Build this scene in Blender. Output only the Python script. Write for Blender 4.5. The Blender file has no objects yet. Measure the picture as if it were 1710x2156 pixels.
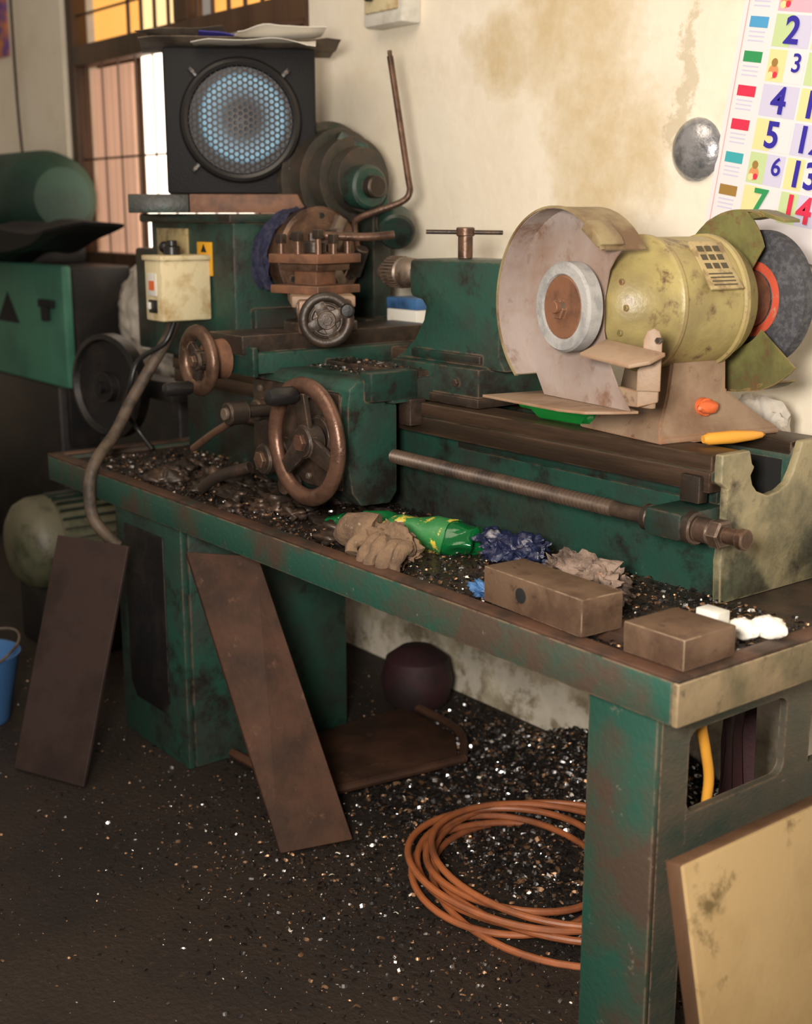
import bpy, bmesh, math, random
from mathutils import Vector, Matrix, noise
random.seed(7)
C=bpy.context; D=bpy.data
col=C.scene.collection
# ---------------------------------------------------------------- materials
def nn(nt,t,**k):
    n=nt.nodes.new(t)
    for a,b in k.items(): setattr(n,a,b)
    return n
def mat(name,c1,c2=None,scale=8,lo=.48,hi=.6,c3=None,s3=30,lo3=.55,hi3=.65,rough=.5,rough2=None,metal=0,metal2=None,bump=.15,bscale=80,edge=None,edgew=.006,emit=None,es=1,stretch=None,spec=.5):
    m=D.materials.new(name); m.use_nodes=True
    nt=m.node_tree; b=nt.nodes['Principled BSDF']
    b.inputs['Specular IOR Level'].default_value=spec
    tc=nn(nt,'ShaderNodeTexCoord'); src=tc.outputs['Object']
    if stretch:
        mp=nn(nt,'ShaderNodeMapping'); mp.inputs['Scale'].default_value=stretch
        nt.links.new(src,mp.inputs[0]); src=mp.outputs[0]
    def noi(s,det=6,r=.6):
        n=nn(nt,'ShaderNodeTexNoise'); n.inputs['Scale'].default_value=s; n.inputs['Detail'].default_value=det; n.inputs['Roughness'].default_value=r
        nt.links.new(src,n.inputs['Vector']); return n.outputs['Fac']
    def rng(x,a,c):
        r=nn(nt,'ShaderNodeMapRange'); r.inputs[1].default_value=a; r.inputs[2].default_value=c
        nt.links.new(x,r.inputs[0]); return r.outputs[0]
    def mix(f,a,c):
        x=nn(nt,'ShaderNodeMix',data_type='RGBA')
        nt.links.new(f,x.inputs[0])
        for i,v in((6,a),(7,c)):
            if isinstance(v,tuple): x.inputs[i].default_value=(*v[:3],1)
            else: nt.links.new(v,x.inputs[i])
        return x.outputs[2]
    colr=c1; f=None
    if c2:
        f=rng(noi(scale),lo,hi); colr=mix(f,c1,c2)
        if rough2 is not None:
            r=nn(nt,'ShaderNodeMapRange'); nt.links.new(f,r.inputs[0]); r.inputs[3].default_value=rough; r.inputs[4].default_value=rough2
            nt.links.new(r.outputs[0],b.inputs['Roughness'])
        if metal2 is not None:
            r=nn(nt,'ShaderNodeMapRange'); nt.links.new(f,r.inputs[0]); r.inputs[3].default_value=metal; r.inputs[4].default_value=metal2
            nt.links.new(r.outputs[0],b.inputs['Metallic'])
    if c3: colr=mix(rng(noi(s3,8,.7),lo3,hi3),colr,c3)
    if edge:
        bv=nn(nt,'ShaderNodeBevel',samples=3); bv.inputs['Radius'].default_value=edgew
        g=nn(nt,'ShaderNodeNewGeometry')
        dt=nn(nt,'ShaderNodeVectorMath',operation='DOT_PRODUCT')
        nt.links.new(bv.outputs[0],dt.inputs[0]); nt.links.new(g.outputs['Normal'],dt.inputs[1])
        e=rng(dt.outputs['Value'],.985,.93)
        n2=rng(noi(25),.42,.55)
        mu=nn(nt,'ShaderNodeMath',operation='MULTIPLY'); nt.links.new(e,mu.inputs[0]); nt.links.new(n2,mu.inputs[1])
        colr=mix(mu.outputs[0],colr,edge)
    if isinstance(colr,tuple): b.inputs['Base Color'].default_value=(*colr[:3],1)
    else: nt.links.new(colr,b.inputs['Base Color'])
    if not(c2 and rough2 is not None): b.inputs['Roughness'].default_value=rough
    if not(c2 and metal2 is not None): b.inputs['Metallic'].default_value=metal
    if bump:
        bp=nn(nt,'ShaderNodeBump'); bp.inputs['Strength'].default_value=bump; bp.inputs['Distance'].default_value=.01
        nt.links.new(noi(bscale),bp.inputs['Height']); nt.links.new(bp.outputs[0],b.inputs['Normal'])
    if emit:
        b.inputs['Emission Color'].default_value=(*emit,1); b.inputs['Emission Strength'].default_value=es
    return m
RUST=(.065,.034,.022); GREASE=(.014,.012,.009)
m_green=mat('green_paint',(.017,.060,.043),(.022,.033,.025),6,.42,.62,GREASE,9,.50,.64,rough=.38,rough2=.55,edge=(.13,.085,.055),bump=.16)
m_greenw=mat('green_paint_worn',(.019,.071,.050),(.055,.036,.024),4,.45,.60,(.17,.14,.10),34,.63,.71,rough=.42,rough2=.65,edge=(.2,.13,.08),bump=.2)
m_greend=mat('green_paint_greasy',(.011,.036,.027),(.02,.016,.012),6,.42,.6,GREASE,14,.50,.64,rough=.35,rough2=.5,edge=(.1,.07,.05))
m_legside=mat('leg_side_grime',(.085,.07,.05),(.035,.052,.04),4,.46,.68,(.22,.17,.11),24,.64,.72,rough=.5,edge=(.2,.14,.09),bump=.2,stretch=(1,1,2))
m_pale=mat('pale_worn_paint',(.29,.245,.14),(.07,.075,.045),6,.40,.58,(.035,.028,.02),10,.50,.66,rough=.5,edge=(.42,.34,.2),bump=.25,bscale=40)
m_tan=mat('tray_end_tan',(.24,.175,.10),(.10,.085,.045),6,.45,.65,(.05,.035,.02),18,.58,.7,rough=.5,edge=(.4,.3,.18))
m_rim=mat('rusty_tray_rim',(.11,.055,.035),(.04,.024,.016),9,.42,.6,(.02,.045,.034),7,.6,.68,rough=.42,rough2=.6,metal=.25)
m_dark=mat('greasy_iron',(.038,.028,.022),(.09,.055,.038),12,.48,.65,rough=.4,metal=.4,edge=(.24,.17,.12),edgew=.003)
m_pulley=mat('grey_green_iron',(.045,.042,.034),(.075,.055,.040),10,.45,.65,(.02,.035,.026),7,.52,.62,rough=.45,metal=.3,edge=(.15,.11,.08),edgew=.003)
m_screw=mat('dark_screw_steel',(.095,.062,.043),(.04,.027,.02),14,.45,.62,rough=.45,metal=.3,bump=.05)
m_darkb=mat('black_iron',(.012,.011,.011),(.03,.022,.018),10,.5,.7,rough=.45,metal=.3,edge=(.1,.08,.06),edgew=.003)
m_rail=mat('oily_bed_way',(.045,.03,.02),(.10,.057,.035),5,.45,.65,rough=.3,rough2=.45,metal=.5,stretch=(.3,3,3),edge=(.22,.15,.1))
m_steel=mat('worn_steel',(.20,.155,.12),(.09,.055,.035),20,.5,.66,rough=.45,metal=.55,bump=.1)
m_brown=mat('brown_patina_steel',(.15,.085,.055),(.065,.036,.025),14,.45,.62,(.28,.19,.13),30,.62,.7,rough=.36,metal=.5,edge=(.32,.22,.15),edgew=.003)
m_rust=mat('rust_orange',(.19,.085,.045),(.085,.042,.027),14,.45,.65,rough=.6,metal=.1,edge=(.35,.2,.12),edgew=.003)
m_block=mat('steel_block',(.20,.125,.08),(.11,.065,.042),9,.45,.62,(.05,.03,.02),40,.6,.7,rough=.42,metal=.4,edge=(.6,.46,.32),edgew=.003)
m_plank=mat('rusty_plate',(.075,.035,.021),(.034,.018,.012),6,.40,.62,(.12,.062,.035),22,.60,.72,rough=.62,metal=.0,bump=.12,spec=.2)
m_plankd=mat('dark_plate',(.038,.023,.02),(.024,.015,.013),5,.45,.62,rough=.6,metal=.0,bump=.1,spec=.2)
m_olive=mat('olive_paint',(.37,.30,.115),(.23,.18,.075),8,.40,.64,(.12,.07,.035),24,.54,.67,rough=.38,edge=(.3,.2,.1))
m_oliveg=mat('olive_green_paint',(.18,.175,.06),(.11,.10,.04),9,.45,.65,(.16,.08,.04),20,.55,.66,rough=.45,edge=(.35,.2,.08),edgew=.003)
m_guard=mat('dusty_guard',(.33,.275,.25),(.235,.15,.11),4,.40,.62,(.17,.09,.055),14,.54,.68,rough=.6,bump=.1)
m_guardo=mat('rusty_guard_outside',(.27,.21,.11),(.14,.08,.04),9,.45,.62,rough=.5)
m_base=mat('dusty_tan_paint',(.30,.205,.135),(.19,.115,.07),7,.45,.65,(.10,.05,.03),25,.6,.7,rough=.55,edge=(.34,.15,.07),edgew=.004)
m_stone=mat('grinding_wheel_grey',(.34,.33,.32),(.24,.235,.23),30,.45,.6,rough=.85,bump=.25,bscale=250)
m_stoned=mat('grinding_wheel_dark',(.06,.06,.07),(.11,.11,.12),90,.45,.6,rough=.9,bump=.5,bscale=300)
m_redlab=mat('red_wheel_label',(.62,.10,.05),(.5,.26,.18),60,.6,.7,rough=.6)
m_black=mat('black_vinyl',(.005,.005,.006),rough=.6,bump=.2,bscale=200,spec=.3)
m_tarp=mat('black_tarp',(.004,.004,.005),rough=.6,bump=.2,bscale=30,spec=.2)
m_blackp=mat('black_plastic',(.013,.012,.012),rough=.35,bump=.03)
m_news=mat('grimy_newspaper',(.22,.17,.12),(.08,.06,.045),8,.4,.6,rough=.85)
m_cream=mat('cream_box_paint',(.68,.58,.36),(.44,.30,.13),11,.5,.66,(.2,.11,.05),20,.64,.7,rough=.5,edge=(.25,.15,.07),edgew=.004)
m_white=mat('white_plastic',(.7,.68,.62),(.5,.46,.38),10,.5,.7,rough=.5)
m_sack=mat('dusty_white_sack',(.55,.5,.43),(.36,.31,.26),6,.45,.65,rough=.8,bump=.3,bscale=20)
m_paper=mat('paper',(.72,.68,.60),rough=.8,bump=.05)
m_paperb=mat('paper_blue',(.06,.05,.35),rough=.7,bump=0)
m_cable=mat('flex_conduit',(.10,.07,.048),(.045,.033,.024),20,.45,.6,rough=.6)
m_orange=mat('orange_cable',(.34,.105,.035),(.18,.06,.025),8,.45,.65,rough=.5,bump=.05)
m_yellow=mat('yellow_hose',(.70,.32,.04),rough=.45,bump=.05)
m_blue=mat('blue_plastic',(.05,.14,.32),(.02,.05,.12),8,.5,.65,rough=.4)
m_navy=mat('navy_cloth',(.010,.012,.04),(.03,.03,.06),60,.45,.6,rough=.9,bump=.5,bscale=60)
m_maroon=mat('maroon_plastic',(.03,.007,.009),(.012,.005,.006),6,.45,.6,rough=.7)
m_glove=mat('muddy_cloth',(.19,.12,.07),(.11,.068,.042),16,.45,.62,(.33,.25,.16),30,.62,.7,rough=.95,bump=.7,bscale=50)
m_rag=mat('crumpled_bag',(.010,.014,.045),(.24,.23,.25),20,.55,.62,(.03,.04,.09),25,.5,.6,rough=.3,bump=.6,bscale=40)
m_ragw=mat('dirty_rag',(.24,.17,.13),(.06,.04,.03),20,.42,.58,(.45,.17,.07),24,.62,.68,rough=.8,bump=.8,bscale=50)
m_foam=mat('white_foam',(.8,.76,.68),rough=.8,bump=.4,bscale=60)
m_brass=mat('yellowed_sheet',(.37,.255,.12),(.28,.185,.08),3,.4,.65,(.12,.08,.03),5,.58,.66,rough=.5,bump=.08)
m_wood=mat('brown_wood',(.10,.05,.025),(.05,.025,.012),6,.4,.6,rough=.55,stretch=(1,1,.2))
m_shut=mat('sunlit_shutter',(.42,.24,.15),(.30,.16,.10),12,.4,.6,rough=.6,stretch=(3,1,.2),emit=(.66,.37,.24),es=.7)  # warm light on the slats is put in as emission
m_glow=mat('glowing_amber_glass',(.5,.25,.06),(.4,.15,.03),4,.4,.6,rough=.3,emit=(1,.45,.10),es=1.1)  # panes emit, imitating daylight coming through the glass
m_glow2=mat('glowing_amber_glass_pale',(.5,.35,.16),rough=.3,emit=(1,.66,.3),es=1.4,bump=0)  # paler pane, daylight behind it likewise given as emission
m_sky=mat('bright_daylight',(.8,.7,.6),emit=(1,.86,.7),es=3.0,bump=0)
m_mgreen=mat('machine_green',(.055,.20,.13),(.04,.15,.10),4,.45,.6,rough=.6)
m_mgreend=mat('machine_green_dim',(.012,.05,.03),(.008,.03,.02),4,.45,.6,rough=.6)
m_hole=mat('dark_recess',(.006,.006,.006),rough=.8,bump=0)
m_lab=mat('yellow_label',(.72,.36,.02),rough=.5,bump=0)
m_plate=mat('brass_nameplate',(.46,.36,.18),(.28,.2,.10),30,.5,.6,rough=.45,metal=.2)
m_pdark=mat('nameplate_print',(.07,.055,.03),rough=.6,bump=0)
m_orangeknob=mat('orange_knob',(.70,.14,.04),(.4,.1,.03),30,.55,.65,rough=.45)
m_shiny=mat('dented_tin',(.55,.55,.57),(.2,.2,.22),14,.45,.6,rough=.3,metal=.7,bump=.5,bscale=18)
def glassy(name,c,rough=.1,tr=.9):
    m=mat(name,c,rough=rough,bump=.1,bscale=30); m.node_tree.nodes['Principled BSDF'].inputs['Transmission Weight'].default_value=tr; return m
m_bottle=glassy('green_bottle_plastic',(.006,.20,.05),.12,.55)
m_blab=mat('bottle_label',(.03,.18,.05),(.62,.48,.06),26,.53,.57,(.5,.45,.4),26,.6,.63,rough=.4)
# ---------------------------------------------------------------- builder
WORLD={}
def frame(n):
    n=Vector(n).normalized(); a=Vector((0,0,1)) if abs(n.z)<.9 else Vector((1,0,0))
    u=a.cross(n).normalized(); v=n.cross(u); return u,v,n
class B:
    def __init__(s): s.bm=bmesh.new(); s.mats=[]
    def _in(s,t,m,bev=0,seg=2,M=None):
        if bev: bmesh.ops.bevel(t,geom=[e for e in t.edges if len(e.link_faces)==2 and e.calc_face_angle(0)>.6],offset=bev,segments=seg,affect='EDGES',profile=.5)
        if M: bmesh.ops.transform(t,matrix=M,verts=t.verts)
        if m not in s.mats: s.mats.append(m)
        i=s.mats.index(m)
        for f in t.faces: f.material_index=i
        me=D.meshes.new('tmp'); t.to_mesh(me); t.free(); s.bm.from_mesh(me); D.meshes.remove(me); return s
    def box(s,x0,x1,y0,y1,z0,z1,m,bev=.004,M=None):
        t=bmesh.new(); bmesh.ops.create_cube(t,size=1)
        for v in t.verts: v.co=Vector(((x0+x1)/2+v.co.x*(x1-x0),(y0+y1)/2+v.co.y*(y1-y0),(z0+z1)/2+v.co.z*(z1-z0)))
        return s._in(t,m,bev,2,M)
    def lathe(s,p,ax,prof,m,seg=48,M=None,a0=0,a1=360):
        t=bmesh.new(); u,v,n=frame(ax); p=Vector(p); full=(a1-a0)>=360
        k=seg if full else seg+1; rings=[]
        for d,r in prof:
            if r<1e-6: rings.append([t.verts.new(p+n*d)]*k); continue
            rings.append([t.verts.new(p+n*d+(u*math.cos(a)+v*math.sin(a))*r) for a in [math.radians(a0+(a1-a0)*j/seg) for j in range(k)]])
        for A,Bq in zip(rings,rings[1:]):
            for j in range(seg):
                q=[A[j],A[(j+1)%k],Bq[(j+1)%k],Bq[j]]; w=[]
                for x in q:
                    if x not in w: w.append(x)
                if len(w)>2:
                    try: t.faces.new(w)
                    except ValueError: pass
        bmesh.ops.recalc_face_normals(t,faces=t.faces)
        return s._in(t,m,0,2,M)
    def cyl(s,p0,p1,r,m,r1=None,seg=32,ch=None,M=None):
        p0=Vector(p0);p1=Vector(p1);L=(p1-p0).length; r1=r if r1 is None else r1
        ch=min(r,r1,L)*.12 if ch is None else ch
        return s.lathe(p0,p1-p0,[(0,0),(0,r-ch),(ch,r),(L-ch,r1),(L,r1-ch),(L,0)],m,seg,M)
    def ring(s,p,n,R,r,m,seg=56,rs=14,sq=1.0,M=None):
        t=bmesh.new(); u,v,n=frame(n); p=Vector(p); V=[]
        for i in range(seg):
            a=2*math.pi*i/seg; d=u*math.cos(a)+v*math.sin(a)
            V.append([t.verts.new(p+d*(R+r*math.cos(b))+n*(r*sq*math.sin(b))) for b in [2*math.pi*j/rs for j in range(rs)]])
        for i in range(seg):
            for j in range(rs): t.faces.new((V[i][j],V[(i+1)%seg][j],V[(i+1)%seg][(j+1)%rs],V[i][(j+1)%rs]))
        bmesh.ops.recalc_face_normals(t,faces=t.faces)
        return s._in(t,m,0,2,M)
    def tube(s,pts,r,m,rs=12,sub=6,M=None,rad=None):
        P=[Vector(p) for p in pts]; Q=[]
        if sub>1 and len(P)>2:
            for i in range(len(P)-1):
                a=P[max(i-1,0)];b=P[i];c=P[i+1];d=P[min(i+2,len(P)-1)]
                for k in range(sub):
                    x=k/sub; Q.append(.5*((2*b)+(c-a)*x+(2*a-5*b+4*c-d)*x*x+(3*b-a-3*c+d)*x**3))
            Q.append(P[-1])
        else: Q=P
        t=bmesh.new(); prev=None; R=[]
        for i,q in enumerate(Q):
            n=(Q[min(i+1,len(Q)-1)]-Q[max(i-1,0)]).normalized()
            if prev is None: u,v,_=frame(n)
            else: u=(prev-n*prev.dot(n)).normalized(); v=n.cross(u)
            prev=u; rr=r if rad is None else rad(i/(len(Q)-1))
            R.append([t.verts.new(q+(u*math.cos(2*math.pi*j/rs)+v*math.sin(2*math.pi*j/rs))*rr) for j in range(rs)])
        for a,b in zip(R,R[1:]):
            for j in range(rs): t.faces.new((a[j],a[(j+1)%rs],b[(j+1)%rs],b[j]))
        t.faces.new(R[0][::-1]); t.faces.new(R[-1])
        bmesh.ops.recalc_face_normals(t,faces=t.faces)
        return s._in(t,m,0,2,M)
    def prism(s,pts,o,u,v,w,m,bev=.003,M=None):
        t=bmesh.new(); o=Vector(o);u=Vector(u);v=Vector(v);w=Vector(w)
        vs=[t.verts.new(o+u*a+v*b) for a,b in pts]; f=t.faces.new(vs)
        r=bmesh.ops.extrude_face_region(t,geom=[f]); bmesh.ops.translate(t,vec=w,verts=[x for x in r['geom'] if isinstance(x,bmesh.types.BMVert)])
        bmesh.ops.recalc_face_normals(t,faces=t.faces)
        return s._in(t,m,bev,2,M)
    def ball(s,p,r,m,sc=(1,1,1),seg=24,jit=0,js=8,M=None):
        t=bmesh.new(); bmesh.ops.create_uvsphere(t,u_segments=seg,v_segments=seg//2+2,radius=1)
        for x in t.verts:
            k=1+jit*noise.noise(x.co*js*.3+Vector(p)*9)+jit*.5*noise.noise(x.co*js+Vector(p)*5)
            x.co=Vector(p)+Vector((x.co.x*sc[0],x.co.y*sc[1],x.co.z*sc[2]))*r*k
        return s._in(t,m,0,2,M)
    def raw(s,verts,faces,m,M=None):
        t=bmesh.new(); vs=[t.verts.new(v) for v in verts]
        for f in faces: t.faces.new([vs[i] for i in f])
        return s._in(t,m,0,2,M)
    def text(s,body,p,u,v,size,m,bold=.0,ext=.0004,al='CENTER',M=None):
        cu=D.curves.new('t','FONT'); cu.body=body; cu.size=size; cu.extrude=ext; cu.offset=bold; cu.align_x=al; cu.align_y='CENTER'
        ob=D.objects.new('t',cu); col.objects.link(ob); C.view_layer.update()
        me=D.meshes.new_from_object(ob.evaluated_get(C.evaluated_depsgraph_get()))
        t=bmesh.new(); t.from_mesh(me); u=Vector(u).normalized(); v=Vector(v).normalized(); w=u.cross(v)
        R=Matrix((u,v,w)).transposed().to_4x4(); R.translation=Vector(p)
        bmesh.ops.transform(t,matrix=R,verts=t.verts)
        D.objects.remove(ob); D.curves.remove(cu); D.meshes.remove(me)
        return s._in(t,m,0,2,M)
    def make(s,name,parent=None,label=None,cat=None,M=None,ang=35,kind=None,group=None):
        if M: bmesh.ops.transform(s.bm,matrix=M,verts=s.bm.verts)
        cs=[v.co for v in s.bm.verts]
        lo=Vector([min(c[i] for c in cs) for i in range(3)]); hi=Vector([max(c[i] for c in cs) for i in range(3)])
        o=Vector(((lo.x+hi.x)/2,(lo.y+hi.y)/2,lo.z))
        bmesh.ops.translate(s.bm,vec=-o,verts=s.bm.verts)
        me=D.meshes.new(name); s.bm.to_mesh(me); s.bm.free()
        for m in s.mats: me.materials.append(m)
        for p in me.polygons: p.use_smooth=True
        me.set_sharp_from_angle(angle=math.radians(ang))
        ob=D.objects.new(name,me); col.objects.link(ob)
        if parent: ob.parent=parent; ob.location=o-WORLD[parent]
        else: ob.location=o
        WORLD[ob]=o
        if label: ob['label']=label
        if cat: ob['category']=cat
        if kind: ob['kind']=kind
        if group: ob['group']=group
        return ob
def thing(name,loc,label,cat,group=None):
    e=D.objects.new(name,None); e.empty_display_size=.05; col.objects.link(e); e.location=loc; WORLD[e]=Vector(loc)
    e['label']=label; e['category']=cat
    if group: e['group']=group
    return e
# ---------------------------------------------------------------- room
def wallmat():
    m=D.materials.new('stained_plaster'); m.use_nodes=True; nt=m.node_tree; b=nt.nodes['Principled BSDF']; b.inputs['Roughness'].default_value=.8
    g=nn(nt,'ShaderNodeNewGeometry'); sp=nn(nt,'ShaderNodeSeparateXYZ')
    def mth(op,a,c=None):
        n=nn(nt,'ShaderNodeMath',operation=op)
        for i,v in enumerate((a,c)):
            if v is None: continue
            if isinstance(v,(int,float)): n.inputs[i].default_value=v
            else: nt.links.new(v,n.inputs[i])
        return n.outputs[0]
    def noi(s,off=0,det=8,out='Fac'):
        mp=nn(nt,'ShaderNodeMapping'); mp.inputs['Location'].default_value=(off,0,off); nt.links.new(g.outputs['Position'],mp.inputs[0])
        n=nn(nt,'ShaderNodeTexNoise'); n.inputs['Scale'].default_value=s; n.inputs['Detail'].default_value=det; n.inputs['Roughness'].default_value=.65
        nt.links.new(mp.outputs[0],n.inputs['Vector']); return n.outputs[out]
    def rng(x,a,c,lo=0,hi=1):
        r=nn(nt,'ShaderNodeMapRange'); nt.links.new(x,r.inputs[0])
        for i,v in enumerate((a,c,lo,hi)): r.inputs[i+1].default_value=v
        return r.outputs[0]
    def mix(f,a,c):
        x=nn(nt,'ShaderNodeMix',data_type='RGBA'); nt.links.new(f,x.inputs[0])
        for i,v in((6,a),(7,c)):
            if isinstance(v,tuple): x.inputs[i].default_value=(*v,1)
            else: nt.links.new(v,x.inputs[i])
        return x.outputs[2]
    wv=nn(nt,'ShaderNodeVectorMath',operation='SCALE')
    sb=nn(nt,'ShaderNodeVectorMath',operation='SUBTRACT'); nt.links.new(noi(5,0,6,'Color'),sb.inputs[0]); sb.inputs[1].default_value=(.5,.5,.5)
    nt.links.new(sb.outputs[0],wv.inputs[0]); wv.inputs['Scale'].default_value=.26
    ad=nn(nt,'ShaderNodeVectorMath',operation='ADD'); nt.links.new(g.outputs['Position'],ad.inputs[0]); nt.links.new(wv.outputs[0],ad.inputs[1])
    nt.links.new(ad.outputs[0],sp.inputs[0])
    X,Z=sp.outputs[0],sp.outputs[2]
    def blob(cx,cz,wx,wz):
        dx=mth('DIVIDE',mth('SUBTRACT',X,cx),wx); dz=mth('DIVIDE',mth('SUBTRACT',Z,cz),wz)
        d=mth('ADD',mth('MULTIPLY',dx,dx),mth('MULTIPLY',dz,dz)); return rng(d,2.2,0)
    c=mix(rng(noi(2.2),.35,.7),(.90,.825,.69),(.82,.73,.57))
    c=mix(rng(noi(6,7),.5,.75,0,.45),c,(.66,.55,.38))
    st=mth('MAXIMUM',blob(-1.24,1.92,.20,.24),mth('MAXIMUM',blob(-1.14,1.55,.15,.34),mth('MAXIMUM',blob(-1.0,1.55,.10,.14),blob(-1.48,1.80,.12,.08))))
    f=rng(mth('ADD',mth('MULTIPLY',st,1.0),mth('MULTIPLY',noi(16),1.3)),.85,1.75,0,.80)
    c=mix(f,c,(.60,.46,.24))
    st2=blob(-.86,1.68,.04,.24)
    c=mix(rng(mth('ADD',st2,mth('MULTIPLY',noi(34,3),1.6)),1.5,1.7,0,.5),c,(.46,.36,.20))
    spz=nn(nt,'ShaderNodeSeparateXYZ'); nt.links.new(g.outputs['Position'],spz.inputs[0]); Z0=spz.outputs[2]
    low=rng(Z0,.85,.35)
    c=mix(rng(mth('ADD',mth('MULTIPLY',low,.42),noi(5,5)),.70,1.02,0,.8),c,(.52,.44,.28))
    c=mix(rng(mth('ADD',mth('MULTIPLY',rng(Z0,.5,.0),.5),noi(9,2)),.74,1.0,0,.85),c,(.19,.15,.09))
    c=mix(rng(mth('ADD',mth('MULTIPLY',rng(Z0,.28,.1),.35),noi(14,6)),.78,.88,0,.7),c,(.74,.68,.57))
    nt.links.new(c,b.inputs['Base Color'])
    bp=nn(nt,'ShaderNodeBump'); bp.inputs['Strength'].default_value=.3; bp.inputs['Distance'].default_value=.01
    nt.links.new(noi(22),bp.inputs['Height']); nt.links.new(bp.outputs[0],b.inputs['Normal'])
    return m
m_wall=wallmat()
m_floor=mat('oily_floor',(.026,.018,.013),(.014,.010,.008),3,.4,.65,(.05,.031,.019),30,.58,.72,rough=.6,rough2=.75,bump=.6,bscale=70,spec=.3)
W=.97; wx0,wx1,wz0,wz1=-4.25,-2.38,1.18,2.75
w=B()
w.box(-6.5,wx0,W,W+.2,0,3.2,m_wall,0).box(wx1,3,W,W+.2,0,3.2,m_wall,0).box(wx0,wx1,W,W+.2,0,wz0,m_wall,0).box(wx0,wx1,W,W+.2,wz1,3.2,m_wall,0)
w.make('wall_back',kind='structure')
B().box(-6.7,-6.5,-4,W+.2,0,3.2,m_wall,0).make('wall_left',kind='structure')
B().box(-6.7,3,-4,W+.2,-.1,0,m_floor,0).make('floor',kind='structure')
w=B()
for a,b_,c_,d in[(wx0,wx0+.06,wz0,wz1),(wx1-.06,wx1,wz0,wz1),(wx0+.06,wx1-.06,wz0,wz0+.06),(wx0+.06,wx1-.06,wz1-.06,wz1),(wx0+.06,wx1-.06,2.0,2.08),(-3.30,-3.2,2.08,wz1-.06)]:
    w.box(a,b_,W+.02,W+.09,c_,d,m_wood,.004)
for i in range(12):
    x=wx0+.12+i*.15; w.cyl((x,W+.05,wz0),(x,W+.05,2.0),.004,m_wood,seg=8)
for i in range(12):
    x=-3.72+i*.11; w.cyl((x,W+.05,2.08),(x,W+.05,wz1),.008,m_wood,seg=8)
for z in(1.62,2.2,2.32): w.box(wx0+.06,wx1-.06,W+.045,W+.055,z,z+.008,m_wood,.001)
for i in range(7):
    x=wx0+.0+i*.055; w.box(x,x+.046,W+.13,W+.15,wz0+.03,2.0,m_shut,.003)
w.box(wx0-.02,-3.84,W+.155,W+.165,wz0+.02,2.03,m_wood,0)
for i in range(9):
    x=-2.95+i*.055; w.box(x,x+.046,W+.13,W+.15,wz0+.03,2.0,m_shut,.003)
w.box(-2.96,wx1-.01,W+.155,W+.165,wz0+.02,2.03,m_wood,0)
w.box(wx0+.07,-3.76,W+.12,W+.13,2.08,wz1-.07,m_glow,0).box(-3.74,-3.32,W+.12,W+.13,2.08,wz1-.07,m_glow2,0).box(-3.18,wx1-.07,W+.12,W+.13,2.08,wz1-.07,m_glow,0)
w.box(-3.84,-2.96,W+.16,W+.17,wz0+.01,2.05,m_sky,0)
w.make('window_1',kind='structure')
# ---------------------------------------------------------------- lathe
L=thing('metal_lathe',(-1.1,.4,0),'green painted metal lathe with worn paint, standing on workshop floor','lathe')
t=B()
TX0,TX1,TY0,TY1,TZ=-2.29,0,0,.88,.74
t.box(TX0+.013,TX1-.013,TY0+.013,TY1-.013,.705,.72,m_dark,0)
t.box(TX0,TX1-.0125,TY0,TY0+.012,.667,TZ-.004,m_greenw,.003).box(TX0,TX1-.0125,TY1-.012,TY1,.667,TZ-.004,m_greenw,.003).box(TX0,TX0+.012,TY0+.0125,TY1-.0125,.667,TZ-.004,m_greenw,.003)
t.box(TX1-.012,TX1,TY0+.0,TY1,.667,TZ-.004,m_tan,.003)
t.box(TX0,TX1,TY0,TY0+.035,TZ-.004,TZ+.002,m_rim,.0015).box(TX0,TX1,TY1-.035,TY1,TZ-.004,TZ+.002,m_rim,.0015)
t.box(TX0,TX0+.035,TY0+.0355,TY1-.0355,TZ-.004,TZ+.002,m_rim,.0015).box(TX1-.035,TX1,TY0+.0355,TY1-.0355,TZ-.004,TZ+.002,m_rim,.0015)
t.make('chip_tray',L)
t=B()
px0,px1,py0,py1=-2.0,-1.63,.06,.56
t.box(px0,px1,py0+.02,py1,0,.706,m_green,.006)
t.box(px0+.001,px1-.001,py0,py0+.0195,0,.706,m_green,.005)
t.make('pedestal',L)
t=B(); t.prism([(-1.72,.60),(-1.94,.60),(-1.94,.16),(-1.91,.12),(-1.75,.12),(-1.72,.16)],(0,py0-.004,0),(1,0,0),(0,0,1),(0,.006,0),m_darkb,.002); t.make('dark_opening_panel',L)  # near-black plate stands in for the shaded opening in the pedestal front
t=B()
t.box(-.215,-.0695,.04,.052,0,.704,m_greenw,.003)
for a in[(.0525,.118,0,.704),(.118,.37,.61,.704),(.118,.37,.39,.468),(.37,.44,.39,.704),(.44,.76,.60,.704),(.44,.76,.39,.47),(.76,.82,0,.704)]: t.box(-.085,-.07,*a,m_legside,0)
for cy_,cz_,sy,sz in[(.118,.61,1,-1),(.37,.61,-1,-1),(.118,.468,1,1),(.37,.468,-1,1)]:
    q=.022
    pts=[(0,0)]+[(q-q*math.sin(a),q-q*math.cos(a)) for a in[i*math.pi/12 for i in range(7)]]
    t.prism([(p[0]*sy,p[1]*sz) for p in pts],(-.085,cy_,cz_),(0,1,0),(0,0,1),(.015,0,0),m_legside,0)
t.make('support_leg',L)
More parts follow.
